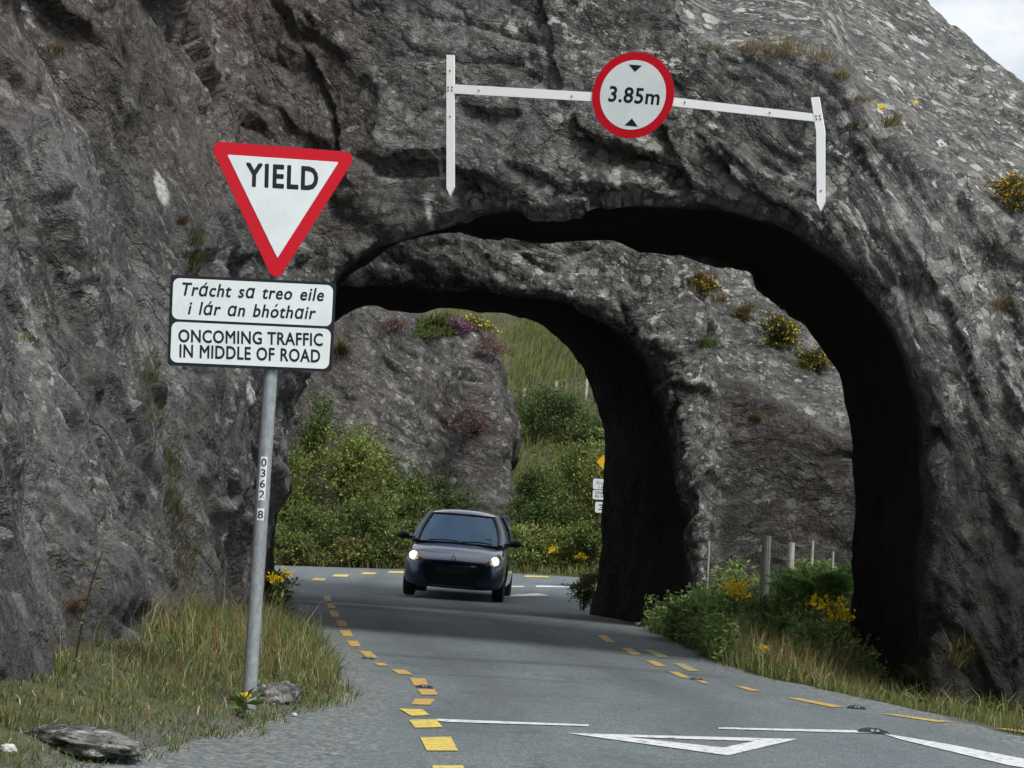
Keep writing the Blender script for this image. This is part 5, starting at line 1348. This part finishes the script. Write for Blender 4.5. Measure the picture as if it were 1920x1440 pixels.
# ---- shrubs
def shrub(name, label, cat, group, cx, cy, w, h, cols, nleaf, leaf=0.075, z0=None, clumps=7, depth=0.8, stemcol=(0.05, 0.035, 0.025), flowers=None, droop=0.0, airy=0.45, dense=1.0, twig=1.0):
    gz = float(ground(cx, cy)) if z0 is None else z0
    org = np.array([cx, cy, gz]); root = empty(name, tuple(org)); tag(root, label, cat, group)
    B = []
    for k in range(clumps):
        a = RNG.uniform(0, 2*np.pi); r = RNG.uniform(0.0, 0.38)*w
        z = h*(0.22+0.62*(k+0.5)/clumps)+RNG.uniform(-0.06, 0.06)*h
        tap = 1-0.55*(z/h)**2
        B.append((np.array([r*np.cos(a)*tap, r*np.sin(a)*depth*tap, z]), np.array([w*RNG.uniform(0.22, 0.34)*(0.6+0.4*tap), w*RNG.uniform(0.2, 0.32)*depth, h*RNG.uniform(0.14, 0.24)])))
    st = PB(); lf = PB()
    tips = []
    for c, rad in B:
        n = max(30, int(nleaf*dense*rad[0]*rad[2]/sum(b[1][0]*b[1][2] for b in B)))
        # twigs fan out from the clump's base, leaves sit along them
        ntw = max(10, n//16)
        d = unit(RNG.normal(size=(ntw, 3))+np.array([0, 0, 0.55]))
        e = c+d*rad*RNG.uniform(0.4, 1.5, (ntw, 1))
        s_ = c+d*rad*0.15
        tips.append(e)
        t = RNG.uniform(0.15, 1.0, (ntw, 16))[..., None]
        pts = (s_[:, None]*(1-t)+e[:, None]*t).reshape(-1, 3)+RNG.normal(size=(ntw*16, 3))*leaf*0.55
        dd = np.repeat(d, 16, 0)*0.7+RNG.normal(size=(len(pts), 3))*0.7+np.array([0, 0, 0.25-droop])
        shade = pal(len(pts), cols)*RNG.uniform(0.75, 1.25, (1, 3))**0.5
        lf.leaves(pts, dd, leaf*RNG.uniform(0.6, 1.3, len(pts)), leaf*airy*RNG.uniform(0.7, 1.2, len(pts)), shade)
        st.stalk([np.array([c[0]*0.15, c[1]*0.15, -0.05]), np.array([c[0]*0.6, c[1]*0.6, c[2]*0.55]), c], (0.012+0.008*h)*twig, 0.005*twig, stemcol)
        for q in range(0, ntw, 5): st.stalk([c, 0.5*(c+e[q])+RNG.normal(size=3)*0.02, e[q]], 0.005*twig, 0.002, stemcol, 3)
    lf.build('foliage', root); st.build('stem', root)
    if flowers:
        fc, nf, fs = flowers; fb = PB(); T = np.concatenate(tips); T = T[T[:, 2] > h*0.25]
        i = RNG.choice(len(T), nf); p = T[i]+RNG.normal(size=(nf, 3))*leaf*0.8
        for q in range(2): fb.leaves(p, RNG.normal(size=(nf, 3)), fs, fs*0.9, pal(nf, fc))
        fb.build('blossom', root)
    return root
WILLOW = [(0.165, 0.21, 0.046), (0.21, 0.25, 0.066), (0.115, 0.16, 0.036), (0.26, 0.275, 0.09)]
DARKG = [(0.062, 0.098, 0.024), (0.092, 0.13, 0.034), (0.045, 0.075, 0.02)]
MIDG = [(0.105, 0.150, 0.040), (0.14, 0.185, 0.054), (0.075, 0.115, 0.028)]
BROWN = [(0.16, 0.105, 0.045), (0.115, 0.095, 0.035), (0.10, 0.12, 0.03), (0.20, 0.14, 0.07)]
GB = 'bushes on the left of the bend beyond the arches'
def at(px, d): u = lev(px, 1060)[0]; return u*d/F
for (px, d, w, h, cols, nl, lab) in [
    (522, 60.5, 1.5, 2.6, WILLOW, 2600, 'pale willow bush just right of the yield sign pole, beyond the arches'),
    (566, 61.5, 1.4, 3.7, [*DARKG, (0.14, 0.15, 0.03)], 3000, 'tall narrow dark green bush, tallest of the bushes behind the yield sign pole'),
    (640, 60.0, 2.2, 3.1, WILLOW, 4200, 'wide light green bush in the middle of the left thicket, beside the tall narrow one'),
    (706, 60.8, 1.7, 2.6, WILLOW, 3000, 'yellow green rounded bush left of the car, below the brown outcrop'),
    (765, 61.0, 1.6, 2.0, MIDG, 2600, 'mid green bush directly behind the left side of the car'),
    (835, 61.8, 1.4, 2.1, DARKG, 2200, 'darker bush against the outcrop directly above the car roof'),
    (690, 58.4, 2.0, 1.5, MIDG, 3000, 'low spreading green bush by the road to the left of the car'),
    (580, 58.5, 1.8, 1.3, MIDG, 2600, 'low green bush by the road edge, right of the yield sign pole'),
    (545, 57.6, 1.3, 0.7, [*BROWN, *MIDG, *WILLOW], 1600, 'low brown heathery bush at the road edge by the sign pole'),
    (665, 57.8, 1.4, 0.6, [*BROWN, *WILLOW], 1800, 'low rusty bush at the road edge, left of the car by some metres'),
    (742, 58.0, 1.0, 0.8, [*BROWN, *WILLOW, *MIDG], 1500, 'small rusty bracken like bush touching the left of the car')]:
    shrub('shrub', lab, 'bush', GB, at(px, d), d, w*1.12, h, cols, nl, 0.082, clumps=11, airy=0.45, dense=2.0)
GB = 'bushes on the right of the bend below the hillside'
for (px, d, w, h, cols, nl, z0, lab) in [
    (1050, 68.5, 2.6, 3.4, MIDG, 4200, None, 'large green willow filling the middle of the gap right of the car'),
    (1108, 67.5, 1.8, 3.6, WILLOW, 3200, None, 'tall pale bush against the right edge of the second arch'),
    (990, 69.5, 1.6, 2.6, DARKG, 2600, None, 'dark green bush close beside the right end of the brown outcrop'),
    (1010, 67.2, 1.9, 1.7, DARKG, 2600, None, 'low dark bush under the large willow, above the right mirror of the car'),
    (985, 66.4, 1.6, 1.1, WILLOW, 2200, None, 'small yellow green bush right behind the car at the road edge'),
    (1050, 66.6, 1.8, 1.0, [*WILLOW, (0.2, 0.15, 0.06)], 2300, None, 'low straggly green bush at the road edge right of the car'),
    (1075, 75.0, 3.0, 3.4, [*MIDG, *WILLOW], 4200, None, 'broad pale green scrub on the lower hillside, behind the large willow'), (995, 74.0, 1.9, 2.6, MIDG, 2600, None, 'scrub bush on the lower hillside against the outcrop edge'),
    (1105, 66.0, 1.4, 1.3, MIDG, 2000, None, 'low green bush beneath the half hidden road sign')]:
    d -= 8.0; shrub('shrub', lab, 'bush', GB, at(px, d), d, w*1.0, h*0.9, cols, nl, 0.080, z0=z0, clumps=11, airy=0.45, dense=2.2)
shrub('shrub', 'dark leafy weed at the left mouth of the nearer arch', 'bush', None, at(515, 30.0), 30.0, 0.55, 0.45, DARKG, 1200, 0.05)
shrub('shrub', 'dark green straggly bush at the foot of the second arch on the right', 'bush', None, at(1096, 45.5), 45.2, 0.75, 0.62, [*DARKG, (0.1, 0.12, 0.04), (0.16, 0.10, 0.05)], 2600, 0.05, airy=0.4, clumps=9, twig=0.5)

# ---- gorse and heather rooted on the rock
YEL = [(0.72, 0.36, 0.01), (0.80, 0.45, 0.02), (0.62, 0.27, 0.01)]
YELB = [(0.86, 0.66, 0.02), (0.82, 0.58, 0.02)]
PUR = [(0.19, 0.075, 0.17), (0.26, 0.12, 0.23), (0.13, 0.06, 0.10)]
GORSE = [(0.060, 0.075, 0.018), (0.085, 0.095, 0.026), (0.10, 0.08, 0.035)]
def on_rock(bvh, px, py, sink=0.08):
    p, nrm = rock_hit(bvh, px, py)
    if p is None: return None
    return p-np.array([0, 0, sink])
def rock_shrub(bvh, px, py, w, h, name, cat, lab, cols, nl, leaf, fl, group=None, airy=0.3):
    p = on_rock(bvh, px, py)
    if p is None: print('no rock at', px, py); return
    shrub(name, lab, cat, group, p[0], p[1], w*1.25, h*0.85, cols, nl, leaf, p[2], 6, 0.8, flowers=fl, airy=airy, dense=1.5, twig=0.4)
G = 'gorse bushes growing on the rock'
rock_shrub(BV_NEAR, 1893, 392, 0.55, 0.44, 'gorse_bush', 'gorse', 'orange flowered gorse on the right slope of the near rock, at the picture edge', GORSE, 2200, 0.035, (YEL, 300, 0.022), G)
rock_shrub(BV_FAR, 1306, 545, 0.50, 0.42, 'gorse_bush', 'gorse', 'orange flowered gorse just under the roof of the nearer arch', GORSE, 1500, 0.045, (YEL, 170, 0.028), G)
rock_shrub(BV_FAR, 1458, 655, 0.70, 0.62, 'gorse_bush', 'gorse', 'large yellow topped gorse on the ledge over the fence', [*GORSE, (0.09, 0.13, 0.03)], 2600, 0.05, (YELB, 210, 0.026), G)
rock_shrub(BV_FAR, 1522, 690, 0.55, 0.40, 'gorse_bush', 'gorse', 'smaller sparse gorse next to the large one, against the dark arch edge', [*GORSE, (0.09, 0.13, 0.03)], 1700, 0.045, (YEL, 90, 0.026), G)
rock_shrub(BV_OUT, 893, 622, 0.7, 0.5, 'gorse_bush', 'gorse', 'small yellow gorse on top of the far brown outcrop', GORSE, 900, 0.06, (YELB, 70, 0.05), G)
G = 'heather clumps on the far outcrop'
rock_shrub(BV_OUT, 858, 628, 1.0, 0.55, 'heather', 'heather', 'bright purple heather clump at the top of the far outcrop', [*PUR, (0.08, 0.09, 0.03)], 1700, 0.05, (PUR, 260, 0.05), G)
rock_shrub(BV_OUT, 735, 618, 0.9, 0.4, 'heather', 'heather', 'dusky purple heather on the left top of the far outcrop', [*PUR, *BROWN, *DARKG], 1300, 0.05, (PUR, 60, 0.05), G)
rock_shrub(BV_OUT, 915, 680, 0.7, 0.9, 'heather', 'heather', 'brown heather hanging down the right shoulder of the far outcrop', [*BROWN, *PUR], 1500, 0.05, (PUR, 40, 0.05), G)
rock_shrub(BV_OUT, 872, 820, 1.0, 1.0, 'heather', 'heather', 'purple and brown heather in the cleft of the far outcrop', [*PUR, *BROWN, *DARKG], 2200, 0.05, (PUR, 160, 0.05), G)
rock_shrub(BV_OUT, 800, 640, 1.2, 0.5, 'heather', 'heather', 'greenish heather between the purple clumps on the far outcrop', [*DARKG, *MIDG, *BROWN], 1800, 0.05, None, G)
rock_shrub(BV_FAR, 1395, 600, 0.5, 0.35, 'heather', 'heather', 'brown heather on the ledge between the two gorse bushes', BROWN, 1000, 0.04, None)

# ---- tufts of grass in cracks and on ledges
def tuft(bvh, px, py, h, n, cols, label, spread=0.12, flowers=None, group='grass tufts on the cliffs', width=0.0055, area=None):
    p, nrm = rock_hit(bvh, px, py)
    if p is None: print('no tuft', px, py); return
    root = empty('grass_tuft', tuple(p)); tag(root, label, 'grass tuft', group)
    sc = F/p[1]; dx, dy = area if area else (spread*sc*0.45, spread*sc*0.16)
    roots, nn = [], []
    for k in range(n):
        q, m = rock_hit(bvh, px+RNG.normal()*dx*0.6, py+RNG.normal()*dy*0.6)
        if q is not None and np.linalg.norm(q-p) < 1.6: roots.append(q-p-m*0.02); nn.append(m)
    P_ = np.array(roots); nn = np.array(nn); k = len(P_)
    hh = h*RNG.uniform(0.35, 1.1, k)*(0.7+0.6*ss(-0.3, 0.3, perlin(P_*9.0, 3)))
    lean = (nn[:, :2]*0.75+RNG.normal(size=(k, 2))*0.33)*hh[:, None]
    pb = PB(); pb.blades(P_, hh*0.8, width*p[1]/26.0*RNG.uniform(0.7, 1.3, k), lean, pal(k, cols)); pb.build('blades', root)
    if flowers:
        for q in range(flowers[0]):
            fb = PB(); a = np.array([RNG.normal()*spread*1.5, -0.05, h*RNG.uniform(1.0, 1.7)])
            fb.stalk([P_[q], P_[q]+a*0.5, P_[q]+a], 0.003, 0.002, (0.10, 0.11, 0.03), 3)
            fb.leaves(P_[q]+a+RNG.normal(size=(8, 3))*0.012, RNG.normal(size=(8, 3)), 0.03, 0.026, pal(8, flowers[1])); fb.build('flower_stem', root)
for a in [(BV_NEAR, 1338, 98, 0.12, 120, DRY, 'small straw grass tuft up on the ledge, first to the right of the height disc', 0.2), (BV_NEAR, 1410, 96, 0.13, 300, DRY, 'straw grass at the left end of the long ledge tuft row', 0.35),
          (BV_NEAR, 1475, 100, 0.17, 460, [*DRY, GREEN[3]], 'widest straw grass tuft on the ledge right of the height disc', 0.42), (BV_NEAR, 1545, 112, 0.12, 260, DRY, 'straw grass at the right end of the ledge, above the bent marker post', 0.3),
          (BV_NEAR, 1578, 150, 0.14, 200, DRY, 'thin straw grass trailing down from the ledge end', 0.2), (BV_NEAR, 1620, 190, 0.12, 160, DRY, 'lowest straw grass in the crack right of the marker post top', 0.2),
          (BV_NEAR, 1672, 235, 0.16, 260, [*GREEN, *DRY], 'green tuft with two yellow flower heads on the right slope', 0.14, (3, YELB)), (BV_NEAR, 1605, 240, 0.10, 140, [*GREEN, *DRY], 'small mossy green tuft beside the bent marker post', 0.16),
          (BV_NEAR, 1883, 580, 0.16, 260, DRY, 'brownish dry tuft in a hollow at the right picture edge', 0.2),
          (BV_NEAR, 102, 100, 0.12, 260, [*DRY, *RUST], 'rusty tuft high on the left cliff under the reddish rock', 0.2), (BV_NEAR, 165, 492, 0.09, 180, [*DRY, *RUST], 'brown tuft on a ledge of the left cliff level with the text plate', 0.2),
          (BV_NEAR, 45, 640, 0.07, 160, [(0.30, 0.27, 0.02), (0.22, 0.21, 0.03)], 'bright yellow mossy tuft near the left picture edge', 0.10), (BV_NEAR, 340, 420, 0.12, 160, [*RUST, (0.22, 0.10, 0.06)], 'reddish tuft in the crack left of the triangle sign', 0.08),
          (BV_NEAR, 365, 490, 0.22, 420, [(0.055, 0.062, 0.016), (0.075, 0.075, 0.02)], 'dark mossy green strip hanging above the text plate', 0.2, None, 'grass tufts on the cliffs', 0.0055, (14, 40)),
          (BV_NEAR, 280, 715, 0.18, 300, [*GREEN, (0.2, 0.19, 0.03)], 'topmost green tuft of the grassy cleft left of the sign pole', 0.2, None, 'grass tufts on the cliffs', 0.0055, (22, 40)), (BV_NEAR, 305, 790, 0.20, 340, [*GREEN, *RUST], 'rust and green tuft in the grassy cleft, second from its top', 0.2, None, 'grass tufts on the cliffs', 0.0055, (30, 46)),
          (BV_NEAR, 312, 880, 0.22, 420, [*GREEN, DRY[0]], 'long green tuft halfway down the grassy cleft', 0.2, None, 'grass tufts on the cliffs', 0.0055, (26, 52)), (BV_NEAR, 322, 965, 0.22, 420, [*GREEN, *RUST], 'dark green and rusty tuft low in the grassy cleft', 0.2, None, 'grass tufts on the cliffs', 0.0055, (34, 50)),
          (BV_NEAR, 340, 1050, 0.24, 420, [*GREEN, *DRY, *RUST], 'mixed tuft at the bottom of the grassy cleft, above the verge', 0.2, None, 'grass tufts on the cliffs', 0.0055, (45, 52)), (BV_NEAR, 135, 1150, 0.16, 220, [*DRY, *RUST], 'red brown tuft at the base of the nearest rib', 0.10),
          (BV_NEAR, 1715, 1282, 0.22, 260, GREEN, 'green tuft at the foot of the right arch pillar by the white stone', 0.2),
          (BV_NEAR, 1800, 1255, 0.42, 260, [*DRY, *GREEN], 'tall thin grass against the dark right pillar', 0.2),
          (BV_FAR, 1322, 650, 0.20, 420, [*MIDG, *GREEN], 'green grass tuft on the pale rock below the upper gorse', 0.3), (BV_FAR, 1352, 565, 0.14, 200, DRY, 'straw tuft beside the upper gorse under the near arch roof', 0.16),
          (BV_FAR, 1416, 790, 0.16, 260, [*DRY, *RUST], 'hanging dry tuft on the smooth dark wall above the fence', 0.13),
          (BV_OUT, 640, 665, 0.5, 260, [*DRY, *DARKG], 'dark tuft on the left face of the far outcrop', 0.3), (BV_OUT, 820, 622, 0.5, 500, [*MIDG, *GREEN], 'green grass on the top of the far outcrop', 0.7, None, 'grass tufts on the cliffs', 0.02)]:
    tuft(*a)

# ---- bracken ferns
def fern(x, y, size, nf, label, cols, z=None):
    gz = float(ground(x, y)) if z is None else z
    root = empty('bracken_fern', (x, y, gz)); tag(root, label, 'fern', 'bracken ferns')
    for k in range(nf):
        pb = PB(); a = RNG.uniform(0, 2*np.pi) if k else -1.6; L = size*RNG.uniform(0.7, 1.1); tilt = RNG.uniform(0.35, 0.9)
        t = np.linspace(0, 1, 15); r = L*0.75*tilt*t**1.4; zz = L*(t*1.0-0.55*tilt*t**2.2)
        sp = np.stack([r*np.cos(a), r*np.sin(a), zz], 1); tan = unit(np.gradient(sp, axis=0)); side = unit(np.cross(tan, [0, 0, 1.0]))
        pb.stalk(sp, 0.006*size+0.002, 0.002, (0.10, 0.085, 0.03), 3)
        c = np.array(cols[RNG.integers(len(cols))])
        for i in range(4, 15):
            w = L*0.30*math.sin(math.pi*min(1.0, (i-3)/12.5)**0.75)
            for s_ in (-1, 1):
                d = unit(side[i]*s_+tan[i]*0.55+np.array([0, 0, -0.12])); m = 9
                q = np.linspace(0.08, 1, m)[:, None]; pts = sp[i]+d*w*q
                lw = w*0.30*(1-q[:, 0]*0.8)+0.006
                for s2 in (-1, 1):
                    dd = np.repeat(unit(np.cross(d, np.cross(side[i]*s_, tan[i]))[None]*s2+d[None]*0.5), m, 0)+RNG.normal(size=(m, 3))*0.12
                    pb.leaves(pts, dd, lw, lw*0.62+0.004, np.tile(c*RNG.uniform(0.8, 1.2), (m, 1)))
        pb.build('frond', root)
    return root
FERN = [(0.185, 0.31, 0.09), (0.23, 0.345, 0.115), (0.27, 0.335, 0.115)]
for px, d, sz, nf, lab in [(1345, 32.4, 0.62, 12, 'large dark green fern left of the thick fence post'), (1300, 33.0, 0.68, 11, 'fern at the left end of the verge beside the second arch'), (1405, 31.2, 0.36, 10, 'fern in front of the thick fence post with browning fronds'),
                           (1505, 31.6, 0.78, 13, 'tall bright fern in front of the wire fence'), (1550, 31.0, 1.0, 13, 'tallest fern beside the dark right wall of the near arch'), (1475, 30.2, 0.45, 10, 'low fern in the middle of the right verge'),
                           (1375, 30.2, 0.52, 10, 'low bushy fern near the road edge under the yellow ragwort'), (1530, 29.2, 0.62, 10, 'low fern by the dark arch wall above the straw grass'), (1268, 33.6, 0.5, 9, 'small fern nearest the second arch pillar'),
                           (1325, 31.2, 0.45, 9, 'small spreading fern at the road edge, second from the far arch pillar')]:
    fern(at(px, d)+0.0, d, sz, nf, lab, FERN)
for px, d, w, h, lab in [(985, 76.0, 2.6, 1.7, 'dark bracken thicket on the hillside right of the far outcrop'), (1035, 76.6, 2.8, 1.15, 'wide dark bracken thicket on the hillside below the far fence'), (1085, 75.8, 2.2, 0.9, 'bracken thicket on the hillside beside the arch edge')]:
    shrub('bracken_thicket', lab, 'bracken', 'bracken thickets on the hillside', at(px, d), d, w, h, [(0.055, 0.11, 0.035), (0.07, 0.13, 0.045), (0.12, 0.12, 0.035)], 2600, 0.10, clumps=9, airy=0.35, dense=1.6, twig=0.5)
fern(at(1735, 24.2), 24.0, 0.3, 5, 'small fern at the foot of the right arch pillar', FERN)
# ---- yellow ragwort
def ragwort(x, y, h, ns, label, z=None, fs=0.035):
    gz = float(ground(x, y)) if z is None else z
    root = empty('ragwort', (x, y, gz)); tag(root, label, 'wildflower', 'yellow ragwort plants')
    for k in range(ns):
        st = PB(); fl = PB()
        tip = np.array([RNG.normal()*0.10*h, RNG.normal()*0.08*h, h*RNG.uniform(0.75, 1.05)])
        st.stalk([np.zeros(3), tip*np.array([0.4, 0.4, 0.5]), tip], 0.006, 0.003, (0.09, 0.10, 0.03), 4)
        m = 16; q = RNG.uniform(0.15, 0.85, m)[:, None]; st.leaves(tip*q, RNG.normal(size=(m, 3))+np.array([0, 0, 0.2]), 0.11, 0.035, pal(m, MIDG))
        m = 34; c = tip+RNG.normal(size=(m, 3))*np.array([0.065, 0.05, 0.035])*(h/0.8)
        fl.leaves(c, unit(RNG.normal(size=(m, 3))+np.array([0, -0.6, 0.5])), fs, fs, pal(m, YELB)); fl.leaves(c, RNG.normal(size=(m, 3)), fs, fs*0.8, pal(m, YELB))
        st.build('stem', root); fl.build('blossom', root)
ragwort(at(1378, 30.4), 30.4, 0.78, 3, 'yellow ragwort in front of the thick fence post')
ragwort(at(1562, 27.6), 27.6, 0.78, 4, 'tall yellow ragwort against the dark right wall of the near arch')
ragwort(at(1440, 26.0), 26.0, 0.25, 3, 'tiny yellow flowers low in the straw grass on the right verge', fs=0.02)
ragwort(at(1038, 58.0), 58.0, 0.6, 2, 'yellow ragwort at the far road edge right of the car', fs=0.03)
ragwort(at(1085, 57.8), 57.8, 0.4, 3, 'low yellow ragwort below the half hidden road sign', fs=0.03)
ragwort(at(525, 29.0), 29.0, 0.5, 3, 'yellow flowered weed at the left mouth of the nearer arch', fs=0.025)
ragwort(at(476, 14.9), 14.9, 0.14, 1, 'single tiny yellow flower at the foot of the sign pole', fs=0.014)
# ---- dead stems on the left verge
def dead_stem(px, d, h, lean, label):
    x = at(px, d); root = empty('dead_stem', (x, d, float(ground(x, d))-0.03)); tag(root, label, 'dead stem', 'dead stems on the left verge')
    pb = PB(); t = np.linspace(0, 1, 8); sp = np.stack([lean*t**1.3*h, 0*t, h*t], 1)+RNG.normal(size=(8, 3))*0.008*t[:, None]
    pb.stalk(sp, 0.006, 0.003, (0.045, 0.022, 0.022), 5); pb.build('stalk', root)
    q = PB()
    for k in range(14):
        i = RNG.integers(2, 8); q.leaves(sp[i:i+1]+RNG.normal(size=(1, 3))*0.01, RNG.normal(size=(1, 3)), 0.05, 0.018, pal(1, [*RUST, *GREEN, DRY[1]]))
    q.build('dry_leaf', root)
dead_stem(152, 15.0, 0.62, 0.16, 'dark dead stem leaning right before the nearest rib of the left cliff')
dead_stem(38, 14.6, 0.50, 0.03, 'upright dark dead stem with seed head at the left picture edge')

# ------------------------------------------------------------------ fences
def wood_mat():
    m, t, b = new_mat('weathered_wood'); co = obj_co(t)
    n = t.noise(t.scale(co, 14, 14, 1.2), 3.0, 6.0, 0.65)
    t.set(b.inputs['Base Color'], t.mix(t.ramp(t.noise(co, 9.0, 4.0), [(0.5, 0.0), (0.7, 0.6)]), t.ramp(n, [(0.3, (0.27, 0.265, 0.24)), (0.7, (0.58, 0.57, 0.52))]), (0.22, 0.24, 0.18))); b.inputs['Roughness'].default_value = 0.9
    t.set(b.inputs['Normal'], t.bump(n, 0.5, 0.01)); return m
M_WOOD = wood_mat(); M_WIRE = paint_mat('galvanised_wire', (0.17, 0.175, 0.18), 0.5, 0.5, 0.3)
def fence(label, posts, wires, verticals):
    """posts: (x, y, zbase, height, radius); wires: heights as a share of the post"""
    o = np.array(posts[0][:3]); root = empty('wire_fence', tuple(o)); tag(root, label, 'fence')
    for (x, y, z, h, r) in posts:
        mb = MB(); mb.tube([(x-o[0], y-o[1], z-o[2]-0.25), (x-o[0]+0.01, y-o[1], z-o[2]+h*0.5), (x-o[0], y-o[1], z-o[2]+h)], [r, r*0.97, r*0.94], 10); mb.build('post', M_WOOD, root, smooth=True)
    mb = MB()
    for w in wires:
        pts = []
        for (x, y, z, h, r), (x2, y2, z2, h2, r2) in zip(posts, posts[1:]):
            for k in range(5):
                t = k/5; pts.append((x+(x2-x)*t-o[0], y+(y2-y)*t-o[1]-0.05, z+h*w+(z2+h2*w-z-h*w)*t-0.05*h*w*math.sin(math.pi*t)*0.5-o[2]))
        mb.tube(pts, 0.0022 if verticals else 0.004, 4)
    if verticals:
        for (x, y, z, h, r), (x2, y2, z2, h2, r2) in zip(posts, posts[1:]):
            n = max(2, int(math.hypot(x2-x, y2-y)/0.09))
            for k in range(1, n):
                t = k/n; xx, yy = x+(x2-x)*t-o[0], y+(y2-y)*t-o[1]-0.05; zb = z+(z2-z)*t-o[2]; hh = h+(h2-h)*t
                mb.tube([(xx, yy, zb+hh*wires[0]), (xx+0.01*math.sin(k*3), yy, zb+hh*wires[-1]*0.97)], 0.0012, 3)
    mb.build('wire_mesh', M_WIRE, root)
def fp(px, ytop, d, h, r):
    p = W(px, ytop, d); return (p[0], p[1], p[2]-h, h, r)
fence('sheep wire fence on weathered wooden posts behind the ferns', [fp(1330, 1015, 35.6, 1.0, 0.012), fp(1438, 1005, 32.4, 1.05, 0.056), fp(1484, 1017, 33.6, 1.0, 0.045), fp(1524, 1014, 34.0, 1.0, 0.018), fp(1562, 1034, 32.8, 1.0, 0.018), fp(1612, 1050, 31.4, 1.0, 0.018)], (0.12, 0.28, 0.45, 0.62, 0.80, 0.97), True)
def hillpost(px, py, d):
    p = W(px, py, d); g = float(ground(p[0], d)); return (p[0], p[1], g, max(0.6, min(1.1, p[2]-g)), 0.04)
fence('thin wire fence with small posts crossing the far grassy hillside', [hillpost(940, 728, 77.5), hillpost(983, 727, 77.5), hillpost(1043, 714, 78), hillpost(1101, 704, 78.5), hillpost(1170, 694, 79)], (0.55, 0.75, 0.97), False)

# ------------------------------------------------------------------ stones
def stone(px, py, size, label, col, d=None, flat=0.55, sink=0.3, seed=0, rot=0.0, name='stone'):
    x, y = hit(px, py, ground) if d is None else (at(px, d), d)
    gz = float(ground(x, y))
    bm = bmesh.new(); bmesh.ops.create_icosphere(bm, subdivisions=4, radius=1.0)
    V = np.array([v.co[:] for v in bm.verts]); F_ = np.array([[v.index for v in f.verts] for f in bm.faces]); bm.free()
    q = V*1.3+seed*7.7
    V = V*(1+0.45*facets(q, seed)+0.22*facets(q*2.3, seed+1)+0.06*fbm(q*4, 3, seed))[:, None]
    c, s_ = math.cos(rot), math.sin(rot)
    V = V*np.array([size[0], size[1], size[2]]); V = np.stack([V[:, 0]*c-V[:, 1]*s_, V[:, 0]*s_+V[:, 1]*c, V[:, 2]], 1)
    o = np_obj(name, V, F_, [col], smooth=True, attrs={'strata': ('FLOAT_VECTOR', V*2+seed), 'lich': ('FLOAT', np.full(len(V), 1.4)), 'red': ('FLOAT', np.zeros(len(V))), 'bare_shade': ('FLOAT', np.zeros(len(V)))})
    o.location = (x, y, gz+size[2]*(1-2*sink)); tag(o, label, 'stone'); return o
M_STONE = paint_mat('weathered_grey_stone', (0.24, 0.24, 0.235), 0.9, 0, 0.75)
M_PALE = paint_mat('pale_quartz', (0.55, 0.56, 0.54), 0.8, 0, 0.4)
stone(150, 1402, (0.21, 0.42, 0.06), 'broad flat grey rock slab in the bottom left corner of the verge', M_ROCK, seed=3, sink=0.25, rot=0.5, name='rock_slab')
stone(516, 1310, (0.11, 0.34, 0.075), 'grey rock half buried in grass right of the sign pole foot', M_ROCK, seed=5, sink=0.35, rot=-0.2)
stone(14, 1412, (0.035, 0.03, 0.022), 'small white pebble in the bottom left corner', M_PALE, seed=8, sink=0.1)
stone(1670, 1288, (0.10, 0.07, 0.05), 'white angular stone at the foot of the right arch pillar', M_PALE, d=24.3, seed=11, sink=0.15)
stone(552, 1344, (0.016, 0.016, 0.012), 'tiny white pebble on the gravel below the sign pole', M_PALE, seed=14, sink=0.1)
